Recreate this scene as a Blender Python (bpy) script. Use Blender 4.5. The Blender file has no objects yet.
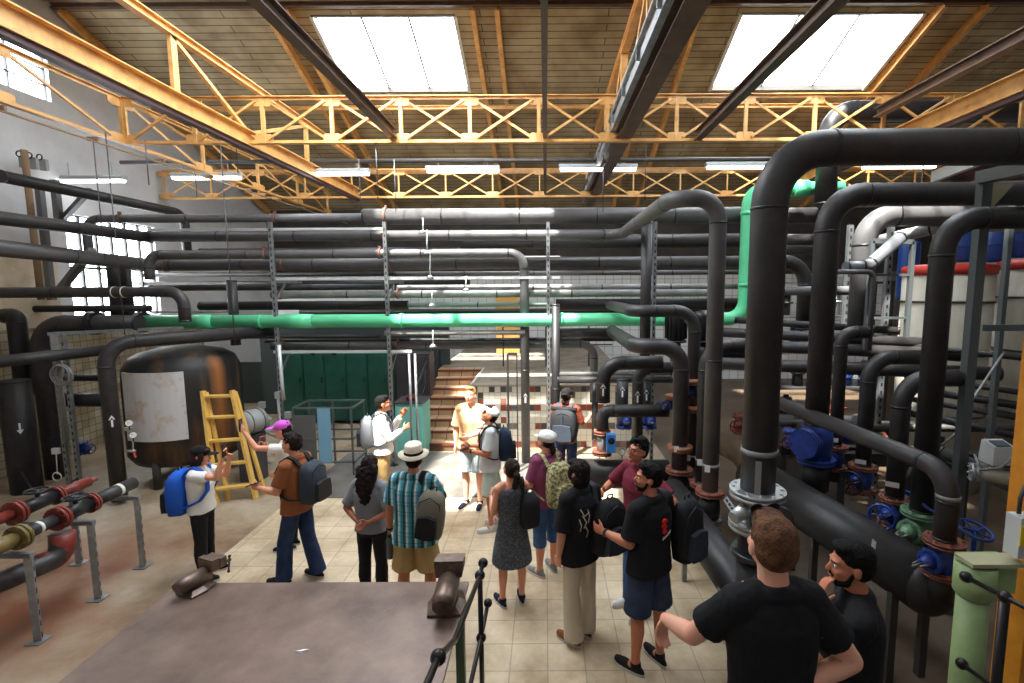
import bpy, math, random
from mathutils import Vector, Matrix, Quaternion
random.seed(7)
PI = math.pi
SC = bpy.context.scene
COL = SC.collection
V = Vector

# ------------------------------------------------------------------ camera
F = 495.0; CX = 546.0; CY = 341.5; CAM_Z = 3.3
PITCH = math.atan(53.5 / F); ROLL = math.radians(0.3)
CAM_M = (Matrix.Rotation(PI / 2 - PITCH, 3, 'X') @ Matrix.Rotation(ROLL * -1, 3, 'Z'))
CAM_P = V((0, 0, CAM_Z))
def ray(px, py):
    return CAM_M @ V(((px - CX) / F, -(py - CY) / F, -1.0))
def at(px, py, Y):            # point seen at a pixel, at distance Y into the hall
    d = ray(px, py); return CAM_P + d * (Y / d.y)
def atz(px, py, z=0.0):       # point seen at a pixel, at a height
    d = ray(px, py); return CAM_P + d * ((z - CAM_Z) / d.z)
def atx(px, py, x):
    d = ray(px, py); return CAM_P + d * (x / d.x)
def to_px(p):
    q = CAM_M.transposed() @ (V(p) - CAM_P)
    return (CX + F * q.x / -q.z, CY - F * q.y / -q.z)
def mpp(Y): return Y / F      # metres per pixel

cam_d = bpy.data.cameras.new('camera'); cam = bpy.data.objects.new('camera', cam_d); COL.objects.link(cam)
cam_d.sensor_width = 36.0; cam_d.lens = 36.0 * F / 1024.0
cam_d.shift_x = -(CX - 512) / 1024.0; cam_d.shift_y = 0
cam_d.clip_start = 0.05; cam_d.clip_end = 200
cam.matrix_world = Matrix.Translation(CAM_P) @ CAM_M.to_4x4()
SC.camera = cam
SC.view_settings.view_transform = 'Standard'; SC.view_settings.look = 'None'
SC.view_settings.gamma = 1; SC.view_settings.use_curve_mapping = False

# ------------------------------------------------------------------ materials
MATS = {}
def mat(name, col, rough=0.6, metal=0.0, noise=None, col2=None, scale=6.0, bump=0.0, bscale=40.0, emit=None, spec=None, stretch=None, lo=0.35, hi=0.65, alpha=None, coat=None):
    if name in MATS: return MATS[name]
    m = bpy.data.materials.new(name); m.use_nodes = True
    nt = m.node_tree; N = nt.nodes; L = nt.links
    b = N['Principled BSDF']
    b.inputs['Base Color'].default_value = (*col, 1)
    b.inputs['Roughness'].default_value = rough; b.inputs['Metallic'].default_value = metal
    if spec is not None: b.inputs['Specular IOR Level'].default_value = spec
    if coat is not None: b.inputs['Coat Weight'].default_value = coat
    tc = N.new('ShaderNodeTexCoord')
    src = tc.outputs['Object']
    if stretch:
        mp = N.new('ShaderNodeMapping'); mp.inputs['Scale'].default_value = stretch
        L.new(src, mp.inputs['Vector']); src = mp.outputs['Vector']
    if col2 is not None:
        n = N.new('ShaderNodeTexNoise'); n.inputs['Scale'].default_value = scale; n.inputs['Detail'].default_value = 6
        n.inputs['Roughness'].default_value = 0.65
        L.new(src, n.inputs['Vector'])
        r = N.new('ShaderNodeValToRGB'); r.color_ramp.elements[0].position = lo; r.color_ramp.elements[1].position = hi
        r.color_ramp.elements[0].color = (*col, 1); r.color_ramp.elements[1].color = (*col2, 1)
        L.new(n.outputs['Fac'], r.inputs['Fac']); L.new(r.outputs['Color'], b.inputs['Base Color'])
    if bump:
        n = N.new('ShaderNodeTexNoise'); n.inputs['Scale'].default_value = bscale; n.inputs['Detail'].default_value = 4
        L.new(src, n.inputs['Vector'])
        bp = N.new('ShaderNodeBump'); bp.inputs['Strength'].default_value = bump; bp.inputs['Distance'].default_value = 0.02
        L.new(n.outputs['Fac'], bp.inputs['Height']); L.new(bp.outputs['Normal'], b.inputs['Normal'])
    if emit:
        b.inputs['Emission Color'].default_value = (*emit[0], 1); b.inputs['Emission Strength'].default_value = emit[1]
    MATS[name] = m
    return m
def srgb(r, g, b):
    f = lambda c: (c / 255 / 12.92) if c / 255 <= 0.04045 else ((c / 255 + 0.055) / 1.055) ** 2.4
    return (f(r), f(g), f(b))

# ------------------------------------------------------------------ mesh collector
class MB:
    def __init__(s): s.v = []; s.f = []; s.mi = []; s.sm = []; s.cur = 0
    def face(s, idx, smooth=False): s.f.append(idx); s.mi.append(s.cur); s.sm.append(smooth)
    def m(s, i): s.cur = i; return s
    def box(s, c, size, R=None, rz=0):
        c = V(c); hx, hy, hz = size[0] / 2, size[1] / 2, size[2] / 2
        if R is None: R = Matrix.Rotation(rz, 3, 'Z') if rz else Matrix.Identity(3)
        b = len(s.v)
        for x in (-hx, hx):
            for y in (-hy, hy):
                for z in (-hz, hz): s.v.append(c + R @ V((x, y, z)))
        for q in ((0, 1, 3, 2), (4, 6, 7, 5), (0, 4, 5, 1), (2, 3, 7, 6), (0, 2, 6, 4), (1, 5, 7, 3)):
            s.face([b + i for i in q])
        return s
    def box2(s, lo, hi):
        lo = V(lo); hi = V(hi); return s.box((lo + hi) / 2, hi - lo)
    def beam(s, p0, p1, w, h, up=(0, 0, 1)):     # box bar between two points
        p0 = V(p0); p1 = V(p1); d = p1 - p0
        if d.length < 1e-6: return s
        y = d.normalized(); u = V(up)
        if abs(y.dot(u)) > 0.98: u = V((0, 1, 0)) if abs(y.y) < .9 else V((1, 0, 0))
        x = y.cross(u).normalized(); z = x.cross(y)
        R = Matrix((x, y, z)).transposed()
        return s.box((p0 + p1) / 2, (w, d.length, h), R)
    def ibeam(s, p0, p1, w, h, t=0.015, up=(0, 0, 1)):
        p0 = V(p0); p1 = V(p1); y = (p1 - p0).normalized(); u = V(up)
        x = y.cross(u).normalized(); z = x.cross(y)
        s.beam(p0 + z * (h - t) / 2, p1 + z * (h - t) / 2, w, t, up); s.beam(p0 - z * (h - t) / 2, p1 - z * (h - t) / 2, w, t, up)
        s.beam(p0, p1, t, h - 2 * t, up); return s
    def rings(s, rings, cap=True, smooth=True, closed=False):
        n = len(rings[0]); b = len(s.v)
        for r in rings: s.v.extend([V(p) for p in r])
        for i in range(len(rings) - 1 + (1 if closed else 0)):
            a0 = b + i * n; a1 = b + ((i + 1) % len(rings)) * n
            for k in range(n):
                k2 = (k + 1) % n; s.face([a0 + k, a0 + k2, a1 + k2, a1 + k], smooth)
        if cap and not closed:
            s.face([b + k for k in range(n)][::-1]); s.face([b + (len(rings) - 1) * n + k for k in range(n)])
        return s
    def tube(s, pts, r, seg=14, cap=True):
        pts = [V(p) for p in pts]; rr = r if isinstance(r, (list, tuple)) else [r] * len(pts)
        out = []; prev = None
        for i, p in enumerate(pts):
            if i == 0: t = pts[1] - p
            elif i == len(pts) - 1: t = p - pts[i - 1]
            else: t = (p - pts[i - 1]).normalized() + (pts[i + 1] - p).normalized()
            if t.length < 1e-9: t = V((0, 0, 1))
            t.normalize()
            if prev is None:
                u = V((0, 0, 1)) if abs(t.z) < .9 else V((1, 0, 0))
                x = t.cross(u).normalized()
            else:
                x = (prev - t * prev.dot(t)).normalized()
            prev = x; y = t.cross(x)
            out.append([p + (x * math.cos(2 * PI * k / seg) + y * math.sin(2 * PI * k / seg)) * rr[i] for k in range(seg)])
        return s.rings(out, cap)
    def cyl(s, p0, p1, r0, r1=None, seg=16, cap=True):
        return s.tube([p0, p1], [r0, r0 if r1 is None else r1], seg, cap)
    def lathe(s, prof, c=(0, 0, 0), seg=24, axis=(0, 0, 1)):
        a = V(axis).normalized(); u = V((1, 0, 0)) if abs(a.x) < .9 else V((0, 1, 0))
        x = a.cross(u).normalized(); y = a.cross(x); c = V(c)
        return s.rings([[c + a * z + (x * math.cos(2 * PI * k / seg) + y * math.sin(2 * PI * k / seg)) * max(r, 1e-4) for k in range(seg)] for r, z in prof])
    def ell(s, c, r, R=None, su=14, sv=9):
        c = V(c); r = V(r) if not isinstance(r, (int, float)) else V((r, r, r)); R = R or Matrix.Identity(3)
        rg = []
        for j in range(sv + 1):
            t = -PI / 2 + PI * j / sv; ct = max(math.cos(t), 0.02)
            rg.append([c + R @ V((r.x * ct * math.cos(2 * PI * k / su), r.y * ct * math.sin(2 * PI * k / su), r.z * math.sin(t))) for k in range(su)])
        return s.rings(rg)
    def torus(s, c, axis, R, r, seg=24, sg=8):
        a = V(axis).normalized(); u = V((1, 0, 0)) if abs(a.x) < .9 else V((0, 1, 0))
        x = a.cross(u).normalized(); y = a.cross(x); c = V(c); rg = []
        for k in range(seg):
            t = 2 * PI * k / seg; d = x * math.cos(t) + y * math.sin(t)
            rg.append([c + d * (R + r * math.cos(2 * PI * j / sg)) + a * r * math.sin(2 * PI * j / sg) for j in range(sg)])
        return s.rings(rg, cap=False, closed=True)
    def prism(s, pts2, ax0, ax1, org, n, th):    # polygon in a plane, extruded
        org = V(org); ax0 = V(ax0); ax1 = V(ax1); n = V(n)
        a = [org + ax0 * x + ax1 * y for x, y in pts2]; return s.rings([a, [p + n * th for p in a]], smooth=False)
    def build(s, name, mats, parent=None, origin=None):
        me = bpy.data.meshes.new(name)
        o0 = V(origin) if origin is not None else (ORG.get(rootof(parent), V((0, 0, 0))) if parent is not None else V((0, 0, 0)))
        me.from_pydata([tuple(p - o0) for p in s.v], [], s.f)
        if not isinstance(mats, (list, tuple)): mats = [mats]
        for m_ in mats: me.materials.append(m_)
        me.polygons.foreach_set('material_index', s.mi); me.polygons.foreach_set('use_smooth', s.sm)
        me.update()
        o = bpy.data.objects.new(name, me); COL.objects.link(o)
        if parent is not None: o.parent = parent
        elif origin is not None: o.location = o0
        return o
ORG = {}
def rootof(o):
    while o is not None and o.parent is not None: o = o.parent
    return o.name if o is not None else None
def tag(o, label=None, cat=None, group=None, kind=None):
    if label:
        if not 3 < len(label.split()) <= 16: print('BADLABEL', len(label.split()), label)
        o['label'] = label
    if cat: o['category'] = cat
    if group: o['group'] = group
    if kind: o['kind'] = kind
    return o
def thing(name, label, cat, loc=(0, 0, 0), group=None):
    o = bpy.data.objects.new(name, None); COL.objects.link(o); o.empty_display_size = .1
    o.location = loc; ORG[o.name] = V(loc); return tag(o, label, cat, group)
def single(mb, name, mats, label, cat, group=None, origin=None):
    if origin is None:
        n = len(mb.v); lo = V((min(p.x for p in mb.v), min(p.y for p in mb.v), min(p.z for p in mb.v)))
        hi = V((max(p.x for p in mb.v), max(p.y for p in mb.v), lo.z)); origin = (lo + hi) / 2; origin.z = lo.z
    o = tag(mb.build(name, mats, None, origin), label, cat, group); ORG[o.name] = V(origin); return o
def struct(mb, name, mats):
    return tag(mb.build(name, mats), kind='structure')
def copy_tree(o, parent=None, loc=None, rz=None, label=None):
    c = o.copy(); COL.objects.link(c); c.parent = parent
    if loc is not None: c.location = loc
    if rz is not None: c.rotation_euler = (0, 0, rz)
    if label: c['label'] = label
    for ch in [x for x in o.children]: copy_tree(ch, c)
    return c

def fillet(pts, rad, n=7):
    pts = [V(p) for p in pts]; out = [pts[0]]
    for i in range(1, len(pts) - 1):
        p = pts[i]; a = (pts[i - 1] - p); b = (pts[i + 1] - p); la, lb = a.length, b.length
        if la < 1e-5 or lb < 1e-5: continue
        a.normalize(); b.normalize(); ang = a.angle(b)
        if ang > PI - 0.02: out.append(p); continue
        t = min(rad / math.tan(ang / 2), la * .48, lb * .48); r = t * math.tan(ang / 2)
        bis = (a + b).normalized(); c = p + bis * (r / math.sin(ang / 2))
        s0 = p + a * t - c; s1 = p + b * t - c; th = s0.angle(s1); ax = s0.cross(s1).normalized()
        for k in range(n + 1):
            out.append(c + Quaternion(ax, th * k / n) @ s0)
    out.append(pts[-1]); return out
# ------------------------------------------------------------------ people
REMESH = []      # (object, voxel, smooth iterations, displace strength, displace size)
def frus(mb, p0, p1, r0, r1, seg=14): mb.cyl(p0, p1, r0, r1, seg)
def caps(mb, pts, rs, seg=12):
    mb.tube(pts, rs, seg)
    for p, r in zip(pts, rs): mb.ell(p, r, su=seg, sv=7)
def loft(mb, secs, T, seg=20):
    rg = []
    for (z, w, d, y) in secs:
        rg.append([T(V((w * math.copysign(abs(math.cos(a)) ** .9, math.cos(a)), y + d * math.copysign(abs(math.sin(a)) ** .9, math.sin(a)), z))) for a in [2 * PI * k / seg for k in range(seg)]])
    mb.rings(rg)
def fabric(name, col, rough=.85, col2=None, scale=8, bump=.35):
    return mat(name, col, rough, col2=col2, scale=scale, bump=bump, bscale=14, spec=.25)
def skin(name, r, g, b):
    return mat(name, srgb(r, g, b), .5, col2=srgb(min(255, r + 12), max(0, g - 8), max(0, b - 8)), scale=12, spec=.4)

def hand(mb, w, d, palm_n, side, s=1.0, curl=.5, thumb_sign=1):
    """w wrist, d direction of fingers, palm_n palm normal, side = +1 right, -1 left hand"""
    d = V(d).normalized(); n = V(palm_n); n = (n - d * n.dot(d)).normalized(); t = d.cross(n) * side * thumb_sign
    # palm
    R = Matrix((t, d, n)).transposed()
    mb.ell(w + d * .045 * s, V((.040, .052, .017)) * s, R)
    mb.ell(w + d * .065 * s, V((.042, .032, .014)) * s, R)
    for i, (off, ln) in enumerate(((.030, .070), (.010, .078), (-.011, .073), (-.031, .058))):
        b = w + d * .085 * s + t * off * s; ln *= s
        cu = curl * (1 + .12 * i); p = [b - d * .02 * s]; dd = d.copy(); ax = t
        q = b.copy(); p.append(q)
        for k, fr in enumerate((.42, .32, .26)):
            dd = (dd * math.cos(cu * (.7 if k == 0 else 1)) + (n * 1).__mul__(math.sin(cu * (.7 if k == 0 else 1))) - 0 * t)
            dd.normalize()
            q = q + dd * ln * fr; p.append(q)
            nn = (n - dd * n.dot(dd))
            if nn.length > .15: n_ = nn.normalized()
            cu2 = cu
        caps(mb, p, [.010 * s, .0095 * s, .009 * s, .0085 * s, .0075 * s], 8)
    b = w + d * .02 * s + t * .026 * s
    td = (t * .75 + d * .62 + n * .25).normalized(); p1 = b + td * .034 * s; td2 = (t * .35 + d * .85 + n * .4).normalized()
    caps(mb, [b, p1, p1 + td2 * .030 * s, p1 + td2 * .052 * s], [.014 * s, .0115 * s, .010 * s, .0085 * s], 8)

def person(label, foot, H, heading, skinm, top, bottom, shoes, hair, *, group=None, female=False, build=1.0,
           armL=None, armR=None, legL=None, legR=None, lean=0, side_lean=0, head=(0, 0, 0), sleeve=.55, top_len=.86, bottoms='trousers',
           skirt=False, tank=False, beard=None, curlL=.5, curlR=.5, palmL=None, palmR=None, vox=.0085, glasses=None, handL=None, handR=None,
           hairstyle='short', hairdisp=.012, lips=None, collar=False, twist=0, z0=0.0, top_mats=None, sole=None, sock=None, body_w=1.0, loose=0.0):
    """arms: (upper dir, fore dir) in the person's frame x right, y forward, z up; heading = angle of forward from +Y (ccw)."""
    root = thing('person', label, 'person', V((foot[0], foot[1], z0)), group)
    root.rotation_euler = (0, 0, heading); ORG[root.name] = V((0, 0, 0))
    s = H / 1.775; J = {}
    pel = V((0, 0, .93 * s))
    RT = Matrix.Rotation(-lean, 3, 'X') @ Matrix.Rotation(side_lean, 3, 'Y') @ Matrix.Rotation(twist, 3, 'Z')
    T = lambda p: pel + RT @ (V(p) * s - pel)
    sw = (.172 if female else .192) * body_w; hw = .088
    bw = build
    legs = {'L': legL or ((-.04, .0, -1), (0, 0, -1)), 'R': legR or ((.04, 0, -1), (0, 0, -1))}
    arms = {'L': armL or ((-.14, -.02, -1), (-.04, .12, -1)), 'R': armR or ((.14, -.02, -1), (.04, .12, -1))}
    toes = {}
    for k, sg in (('L', -1), ('R', 1)):
        hp = pel + V((sg * hw * s, 0, -.03 * s)); u = V(legs[k][0]).normalized(); l = V(legs[k][1]).normalized()
        kn = hp + u * .41 * s; an = kn + l * .42 * s; J['hip' + k] = hp; J['knee' + k] = kn; J['ank' + k] = an
        td = V(legs[k][2]) if len(legs[k]) > 2 else V((sg * .18, 1, 0)); toes[k] = td.normalized()
    dz = min(J['ankL'].z, J['ankR'].z) - .085 * s
    if abs(dz) > 1e-4:
        for k in list(J): J[k] = J[k] - V((0, 0, dz))
        pel = pel - V((0, 0, dz)); o_ = dz
        T = lambda p: pel + RT @ (V(p) * s - V((0, 0, .93 * s)))
    for k, sg in (('L', -1), ('R', 1)):
        sh = T((sg * sw * .90, -.005, 1.405)); u = V(arms[k][0]).normalized(); l = V(arms[k][1]).normalized()
        el = sh + u * .285 * s; wr = el + l * .25 * s; J['sh' + k] = sh; J['el' + k] = el; J['wr' + k] = wr
    # ---- head frame
    hy, hpit, hroll = head
    RH = RT @ Matrix.Rotation(hy, 3, 'Z') @ Matrix.Rotation(-hpit, 3, 'X') @ Matrix.Rotation(hroll, 3, 'Y')
    nk = T((0, .0, 1.47)); hc = nk + (RT @ V((0, .018 * s, .085 * s))) + RH @ V((0, .012 * s, .06 * s))
    hs = s ** .5 * (0.97 if female else 1.0)
    HT = lambda p: hc + RH @ (V(p) * hs)
    # ---- body (skin)
    b = MB()
    tors = [(.84, .12 * bw, .09 * bw, 0), (.92, .155 * bw, .105 * bw, 0), (1.02, .13 * bw, .092 * bw, .0), (1.13, .132 * bw, .095 * bw, 0), (1.25, .15 * bw, .105 * bw, .005), (1.36, .155 * bw, .10 * bw, 0), (1.43, .12, .07, -.01), (1.48, .06, .055, -.005)]
    loft(b, tors, T)
    caps(b, [T((0, -.012, 1.42)), nk + V((0, 0, .02 * s)), hc + RH @ V((0, -.01, -.04))], [.062 * s, .056 * s, .052 * s])
    for k, sg in (('L', -1), ('R', 1)):
        caps(b, [T((sg * .10, -.01, 1.44)), J['sh' + k]], [.052 * s, .055 * s])
        am = .048 if female else .053
        am *= (bw * .5 + .5)
        e = J['el' + k]; w = J['wr' + k]; shp = J['sh' + k]
        caps(b, [shp, shp.lerp(e, .35), e], [am * s, am * .95 * s, am * .78 * s])
        caps(b, [e, e.lerp(w, .3), w], [am * .78 * s, am * .80 * s, am * .50 * s])
        hd = {'L': handL, 'R': handR}[k]; fd = V(hd) if hd else (w - e)
        pn = {'L': palmL, 'R': palmR}[k]; pn = V(pn) if pn else V((-sg, .15, 0))
        if abs(V(fd).normalized().dot(pn.normalized())) > .93: pn = V((0, 0, -1))
        hand(b, w, fd, pn, 1 if k == 'R' else -1, s * .98, {'L': curlL, 'R': curlR}[k], thumb_sign=1)
        h_, kn, an = J['hip' + k], J['knee' + k], J['ank' + k]
        lm = (.078 if not female else .08) * bw
        caps(b, [h_, h_.lerp(kn, .4), kn], [lm * 1.05 * s, lm * .93 * s, lm * .68 * s])
        caps(b, [kn, kn.lerp(an, .32) + V((0, -.012 * s, 0)), kn.lerp(an, .75), an], [lm * .68 * s, lm * .70 * s, lm * .48 * s, lm * .44 * s])
        caps(b, [an - V((0, 0, .03 * s)), an + toes[k] * .11 * s - V((0, 0, .05 * s))], [.035 * s, .03 * s])
    # head
    b.ell(HT((0, -.012, .028)), V((.076, .095, .092)) * hs, RH, 20, 14)
    b.ell(HT((0, .018, -.03)), V((.066, .076, .078)) * hs, RH, 18, 12)
    b.ell(HT((0, .030, -.073)), V((.046, .052, .040)) * hs, RH, 16, 10)
    b.ell(HT((0, .074, -.095)), V((.022, .016, .016)) * hs, RH)
    caps(b, [HT((0, .090, .008)), HT((0, .106, -.024))], [.009 * hs, .0135 * hs], 8)
    b.ell(HT((0, .080, .026)), V((.05, .016, .012)) * hs, RH)
    b.ell(HT((-.038, .066, -.025)), V((.022, .02, .02)) * hs, RH); b.ell(HT((.038, .066, -.025)), V((.022, .02, .02)) * hs, RH)
    for sg in (-1, 1): b.ell(HT((sg * .079, -.008, -.010)), V((.010, .020, .032)) * hs, RH)
    bo = b.build('body', skinm, root, (0, 0, 0)); REMESH.append((bo, vox, 2, 0, 0))
    # face details
    for sg in (-1, 1):
        e_ = MB(); e_.ell(HT((sg * .031, .0825, .004)), V((.0125, .008, .0065)) * hs, RH); e_.m(1).ell(HT((sg * .031, .0885, .004)), V((.0055, .004, .0055)) * hs, RH)
        e_.build('eye', [mat('eye_white', (.6, .58, .55), .3), mat('eye_dark', (.02, .012, .01), .2)], root, (0, 0, 0))
        w_ = MB(); caps(w_, [HT((sg * .016, .094, .024)), HT((sg * .046, .083, .026))], [.004 * hs, .003 * hs], 6); w_.build('eyebrow', hair, root, (0, 0, 0))
    l_ = MB(); l_.ell(HT((0, .094, -.058)), V((.022, .009, .008)) * hs, RH); l_.build('lips', mat('lip_skin', srgb(150, 85, 75), .5), root, (0, 0, 0))
    # ---- hair
    hb = MB()
    if hairstyle != 'none':
        hb.ell(HT((0, -.022, .045)), V((.083, .099, .085)) * hs, RH, 20, 14)
        hb.ell(HT((0, -.042, .005)), V((.080, .078, .085)) * hs, RH, 18, 12)
        if hairstyle in ('short', 'quiff'):
            hb.ell(HT((0, .03, .098)), V((.062, .06, .03)) * hs, RH)
        if hairstyle == 'curly_top':
            for i in range(26):
                a = random.uniform(0, 2 * PI); e2 = random.uniform(.1, 1.3)
                hb.ell(HT((.078 * math.cos(a) * math.cos(e2), -.012 + .09 * math.sin(a) * math.cos(e2), .06 + .075 * math.sin(e2))), .022 * hs, None, 8, 6)
        if hairstyle == 'bob':
            hb.ell(HT((0, -.035, -.05)), V((.096, .088, .085)) * hs, RH); hb.ell(HT((0, -.05, -.10)), V((.082, .06, .06)) * hs, RH)
            for sg in (-1, 1): hb.ell(HT((sg * .07, .022, .0)), V((.024, .04, .07)) * hs, RH)
            hb.ell(HT((0, .05, .075)), V((.07, .05, .035)) * hs, RH)
        if hairstyle == 'long_curly':
            for i in range(30):
                a = random.uniform(-1, 1); z = random.uniform(-.02, .36)
                p = HT((a * .085, -.095 - .02 * math.sin(z * 9) , -z)); hb.ell(p, V((.045, .040, .055)), None, 8, 6)
            hb.tube([HT((0, -.05, 0)), HT((0, -.10, -.15)), HT((0, -.105, -.34)), HT((0, -.10, -.42))], [.09, .09, .075, .03], 14)
        if hairstyle == 'ponytail':
            caps(hb, [HT((0, -.11, .045)), HT((0, -.15, .02)), HT((0, -.16, -.08)), HT((0, -.13, -.20)), HT((0, -.11, -.25))], [.022, .035, .036, .026, .010])
        if hairstyle == 'tail_low':
            caps(hb, [HT((0, -.10, -.02)), HT((0, -.13, -.08)), HT((0, -.12, -.16))], [.03, .035, .015])
        ho = hb.build('hair', hair, root, (0, 0, 0)); REMESH.append((ho, .0075, 2, hairdisp, .03))
    if beard:
        bb = MB(); bb.ell(HT((0, .034, -.083)), V((.050, .055, .036)) * hs, RH); 
        for sg in (-1, 1): caps(bb, [HT((sg * .071, .012, -.02)), HT((sg * .060, .03, -.07)), HT((sg * .03, .07, -.09))], [.010, .014, .014])
        caps(bb, [HT((-.028, .088, -.052)), HT((0, .099, -.044)), HT((.028, .088, -.052))], [.005, .006, .005], 6)
        bo2 = bb.build('beard', beard, root, (0, 0, 0)); REMESH.append((bo2, .006, 1, .004, .02))
    # ---- top
    t = MB(); g = .018 + loose
    if top is not None:
        base = top_len
        w0 = (.165 if not female else .155) * bw + loose
        secs = [(base, w0 + .018 + loose, .118 * bw + .02 + loose, 0), (.95, w0 + .012, .118 * bw + g, 0), (1.04, (.150 if not female else .132) * bw + g, .108 * bw + g, 0), (1.15, .148 * bw + g, .106 * bw + g, 0),
                (1.26, .160 * bw + g, .114 * bw + g, .004), (1.35, .160 * bw + g * .8, .110 + g * .8, -.002), (1.41, .138 + g * .4, .088 + g * .5, -.008), (1.44, .115, .078, -.01), (1.462, .105, .078, -.014), (1.49, .074, .066, -.010)]
        if skirt: secs = [(.52, .235, .21, 0), (.62, .225, .19, 0), (.78, .20, .16, 0)] + secs[1:]
        if tank: secs = secs[:-3] + [(1.40, .12, .085, -.008), (1.43, .085, .07, -.01)]
        secs = [q for i, q in enumerate(secs) if i == 0 or q[0] > secs[0][0] + .02]
        loft(t, secs, T, 24)
        if not tank:
            for k, sg in (('L', -1), ('R', 1)):
                e, w, shp = J['el' + k], J['wr' + k], J['sh' + k]; am = (.050 if female else .056) * (bw * .4 + .6)
                caps(t, [T((sg * .08, -.012, 1.435)), shp], [.066 * s, (am + .018) * s])
                if sleeve <= 1:
                    q = shp.lerp(e, sleeve); frus(t, shp, q, (am + .013) * s, (am + .016 + loose) * s)
                else:
                    caps(t, [shp, e], [(am + .013) * s, (am + .004) * s]); q = e.lerp(w, sleeve - 1); frus(t, e, q, (am + .006) * s, (am * .6 + .008) * s)
            
        if collar:
            t.tube([T((0.07 * math.cos(a), -.012 + .07 * math.sin(a), 1.485)) for a in [2 * PI * i / 16 for i in range(17)]], .014 * s, 8)
        to = t.build('shirt' if not skirt else 'dress', top, root, (0, 0, 0)); REMESH.append((to, vox * .95, 3, .0, 0)); WR.append((to, .012))
    # ---- bottoms
    if bottoms:
        q_ = MB()
        wz = [(.84, .15 * bw, .108 * bw, 0), (.92, .168 * bw, .122 * bw, 0), (1.0, .150 * bw, .108 * bw, 0)]
        loft(q_, [(z, a, c, d) for z, a, c, d in wz], lambda p: pel + (V(p) * s - V((0, 0, .93 * s))), 22)
        for k in 'LR':
            h_, kn, an = J['hip' + k], J['knee' + k], J['ank' + k]; lm = .078 * bw
            if bottoms == 'shorts':
                caps(q_, [h_, h_.lerp(kn, .3)], [(lm * 1.08 + .016) * s] * 2); frus(q_, h_.lerp(kn, .2), h_.lerp(kn, .93), (lm * 1.08 + .014) * s, (lm * 1.0 + .022 + loose) * s)
            elif bottoms == 'capri':
                caps(q_, [h_, kn], [(lm * 1.08 + .01) * s, (lm * .8 + .012) * s]); frus(q_, kn, kn.lerp(an, .3), (lm * .8 + .012) * s, (lm * .78 + .016) * s)
            elif bottoms == 'slim':
                caps(q_, [h_, kn], [(lm * 1.08 + .008) * s, (lm * .74 + .008) * s]); caps(q_, [kn, kn.lerp(an, .32) + V((0, -.012 * s, 0)), kn.lerp(an, .75)], [(lm * .74 + .012) * s, (lm * .74 + .014) * s, (lm * .56 + .012) * s]); frus(q_, kn.lerp(an, .5) + V((0, -.006, 0)), kn.lerp(an, .97), (lm * .74 + .006) * s, (lm * .52 + .006) * s)
            else:
                caps(q_, [h_, kn], [(lm * 1.08 + .012) * s, (lm * .86 + .014) * s]); frus(q_, kn, kn.lerp(an, 1.05), (lm * .86 + .014) * s, (lm * .80 + .016 + loose) * s)
        bo3 = q_.build({'shorts': 'shorts'}.get(bottoms, 'trousers'), bottom, root, (0, 0, 0)); REMESH.append((bo3, vox * 1.05, 3, 0, 0)); WR.append((bo3, .010))
    # ---- shoes
    for k, sg in (('L', -1), ('R', 1)):
        an = J['ank' + k]; td = toes[k]; sd = td.cross(V((0, 0, 1))); base = V((an.x, an.y, an.z - .085 * s)); R = Matrix((sd, td, V((0, 0, 1)))).transposed()
        so = MB()
        def outline(z, gr):
            pts = []
            for a in range(20):
                th = 2 * PI * a / 20; y = math.sin(th); x = math.cos(th)
                yy = .08 + .145 * y; ww = .036 + .012 * max(0, y) - .004 * max(0, -y)
                pts.append(base + R @ (V(((ww + gr) * x, yy + gr * y - .02, z)) * s))
            return pts
        so.rings([outline(0, .002), outline(.022, .004)], smooth=False)
        up = MB(); up.rings([outline(.02, .002), outline(.045, .0), outline(.065, -.012)])
        up.tube([base + V((0, 0, .05 * s)) - td * .005, an + V((0, 0, .012 * s))], [.045 * s, .042 * s], 14)
        up.ell(base + R @ (V((0, .10, .045)) * s), V((.036, .075, .035)) * s, R)
        sh = up.build('shoe', shoes, root, (0, 0, 0)); REMESH.append((sh, .008, 2, 0, 0))
        so.build('sole', sole or mat('sole_white', (.55, .54, .5), .7), sh, (0, 0, 0))
        if sock: 
            sk = MB(); sk.cyl(an, an + V((0, 0, .07 * s)), .045 * s, .047 * s); sk.build('sock', sock, root, (0, 0, 0))
    J.update(T=T, HT=HT, RH=RH, hs=hs, s=s, root=root, RT=RT, pel=pel, nk=nk)
    return root, J
WR = []
def cap_on(root, J, m, brim=1, back=False, label=None):
    HT, RH, hs = J['HT'], J['RH'], J['hs']; c = MB()
    c.ell(HT((0, -.012, .055)), V((.089, .107, .078)) * hs, RH, 24, 14)
    c.ell(HT((0, -.012, .045)), V((.090, .108, .035)) * hs, RH, 24, 10)
    y = .135 if not back else -.15
    c.ell(HT((0, y, .045)), V((.068, .065, .008)) * hs, RH, 20, 8)
    c.ell(HT((0, -.01, .134)), V((.008, .008, .005)), RH)
    o = c.build('cap', m, root, (0, 0, 0)); REMESH.append((o, .0065, 1, 0, 0))
    if label: o['label'] = label
    return o
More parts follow.
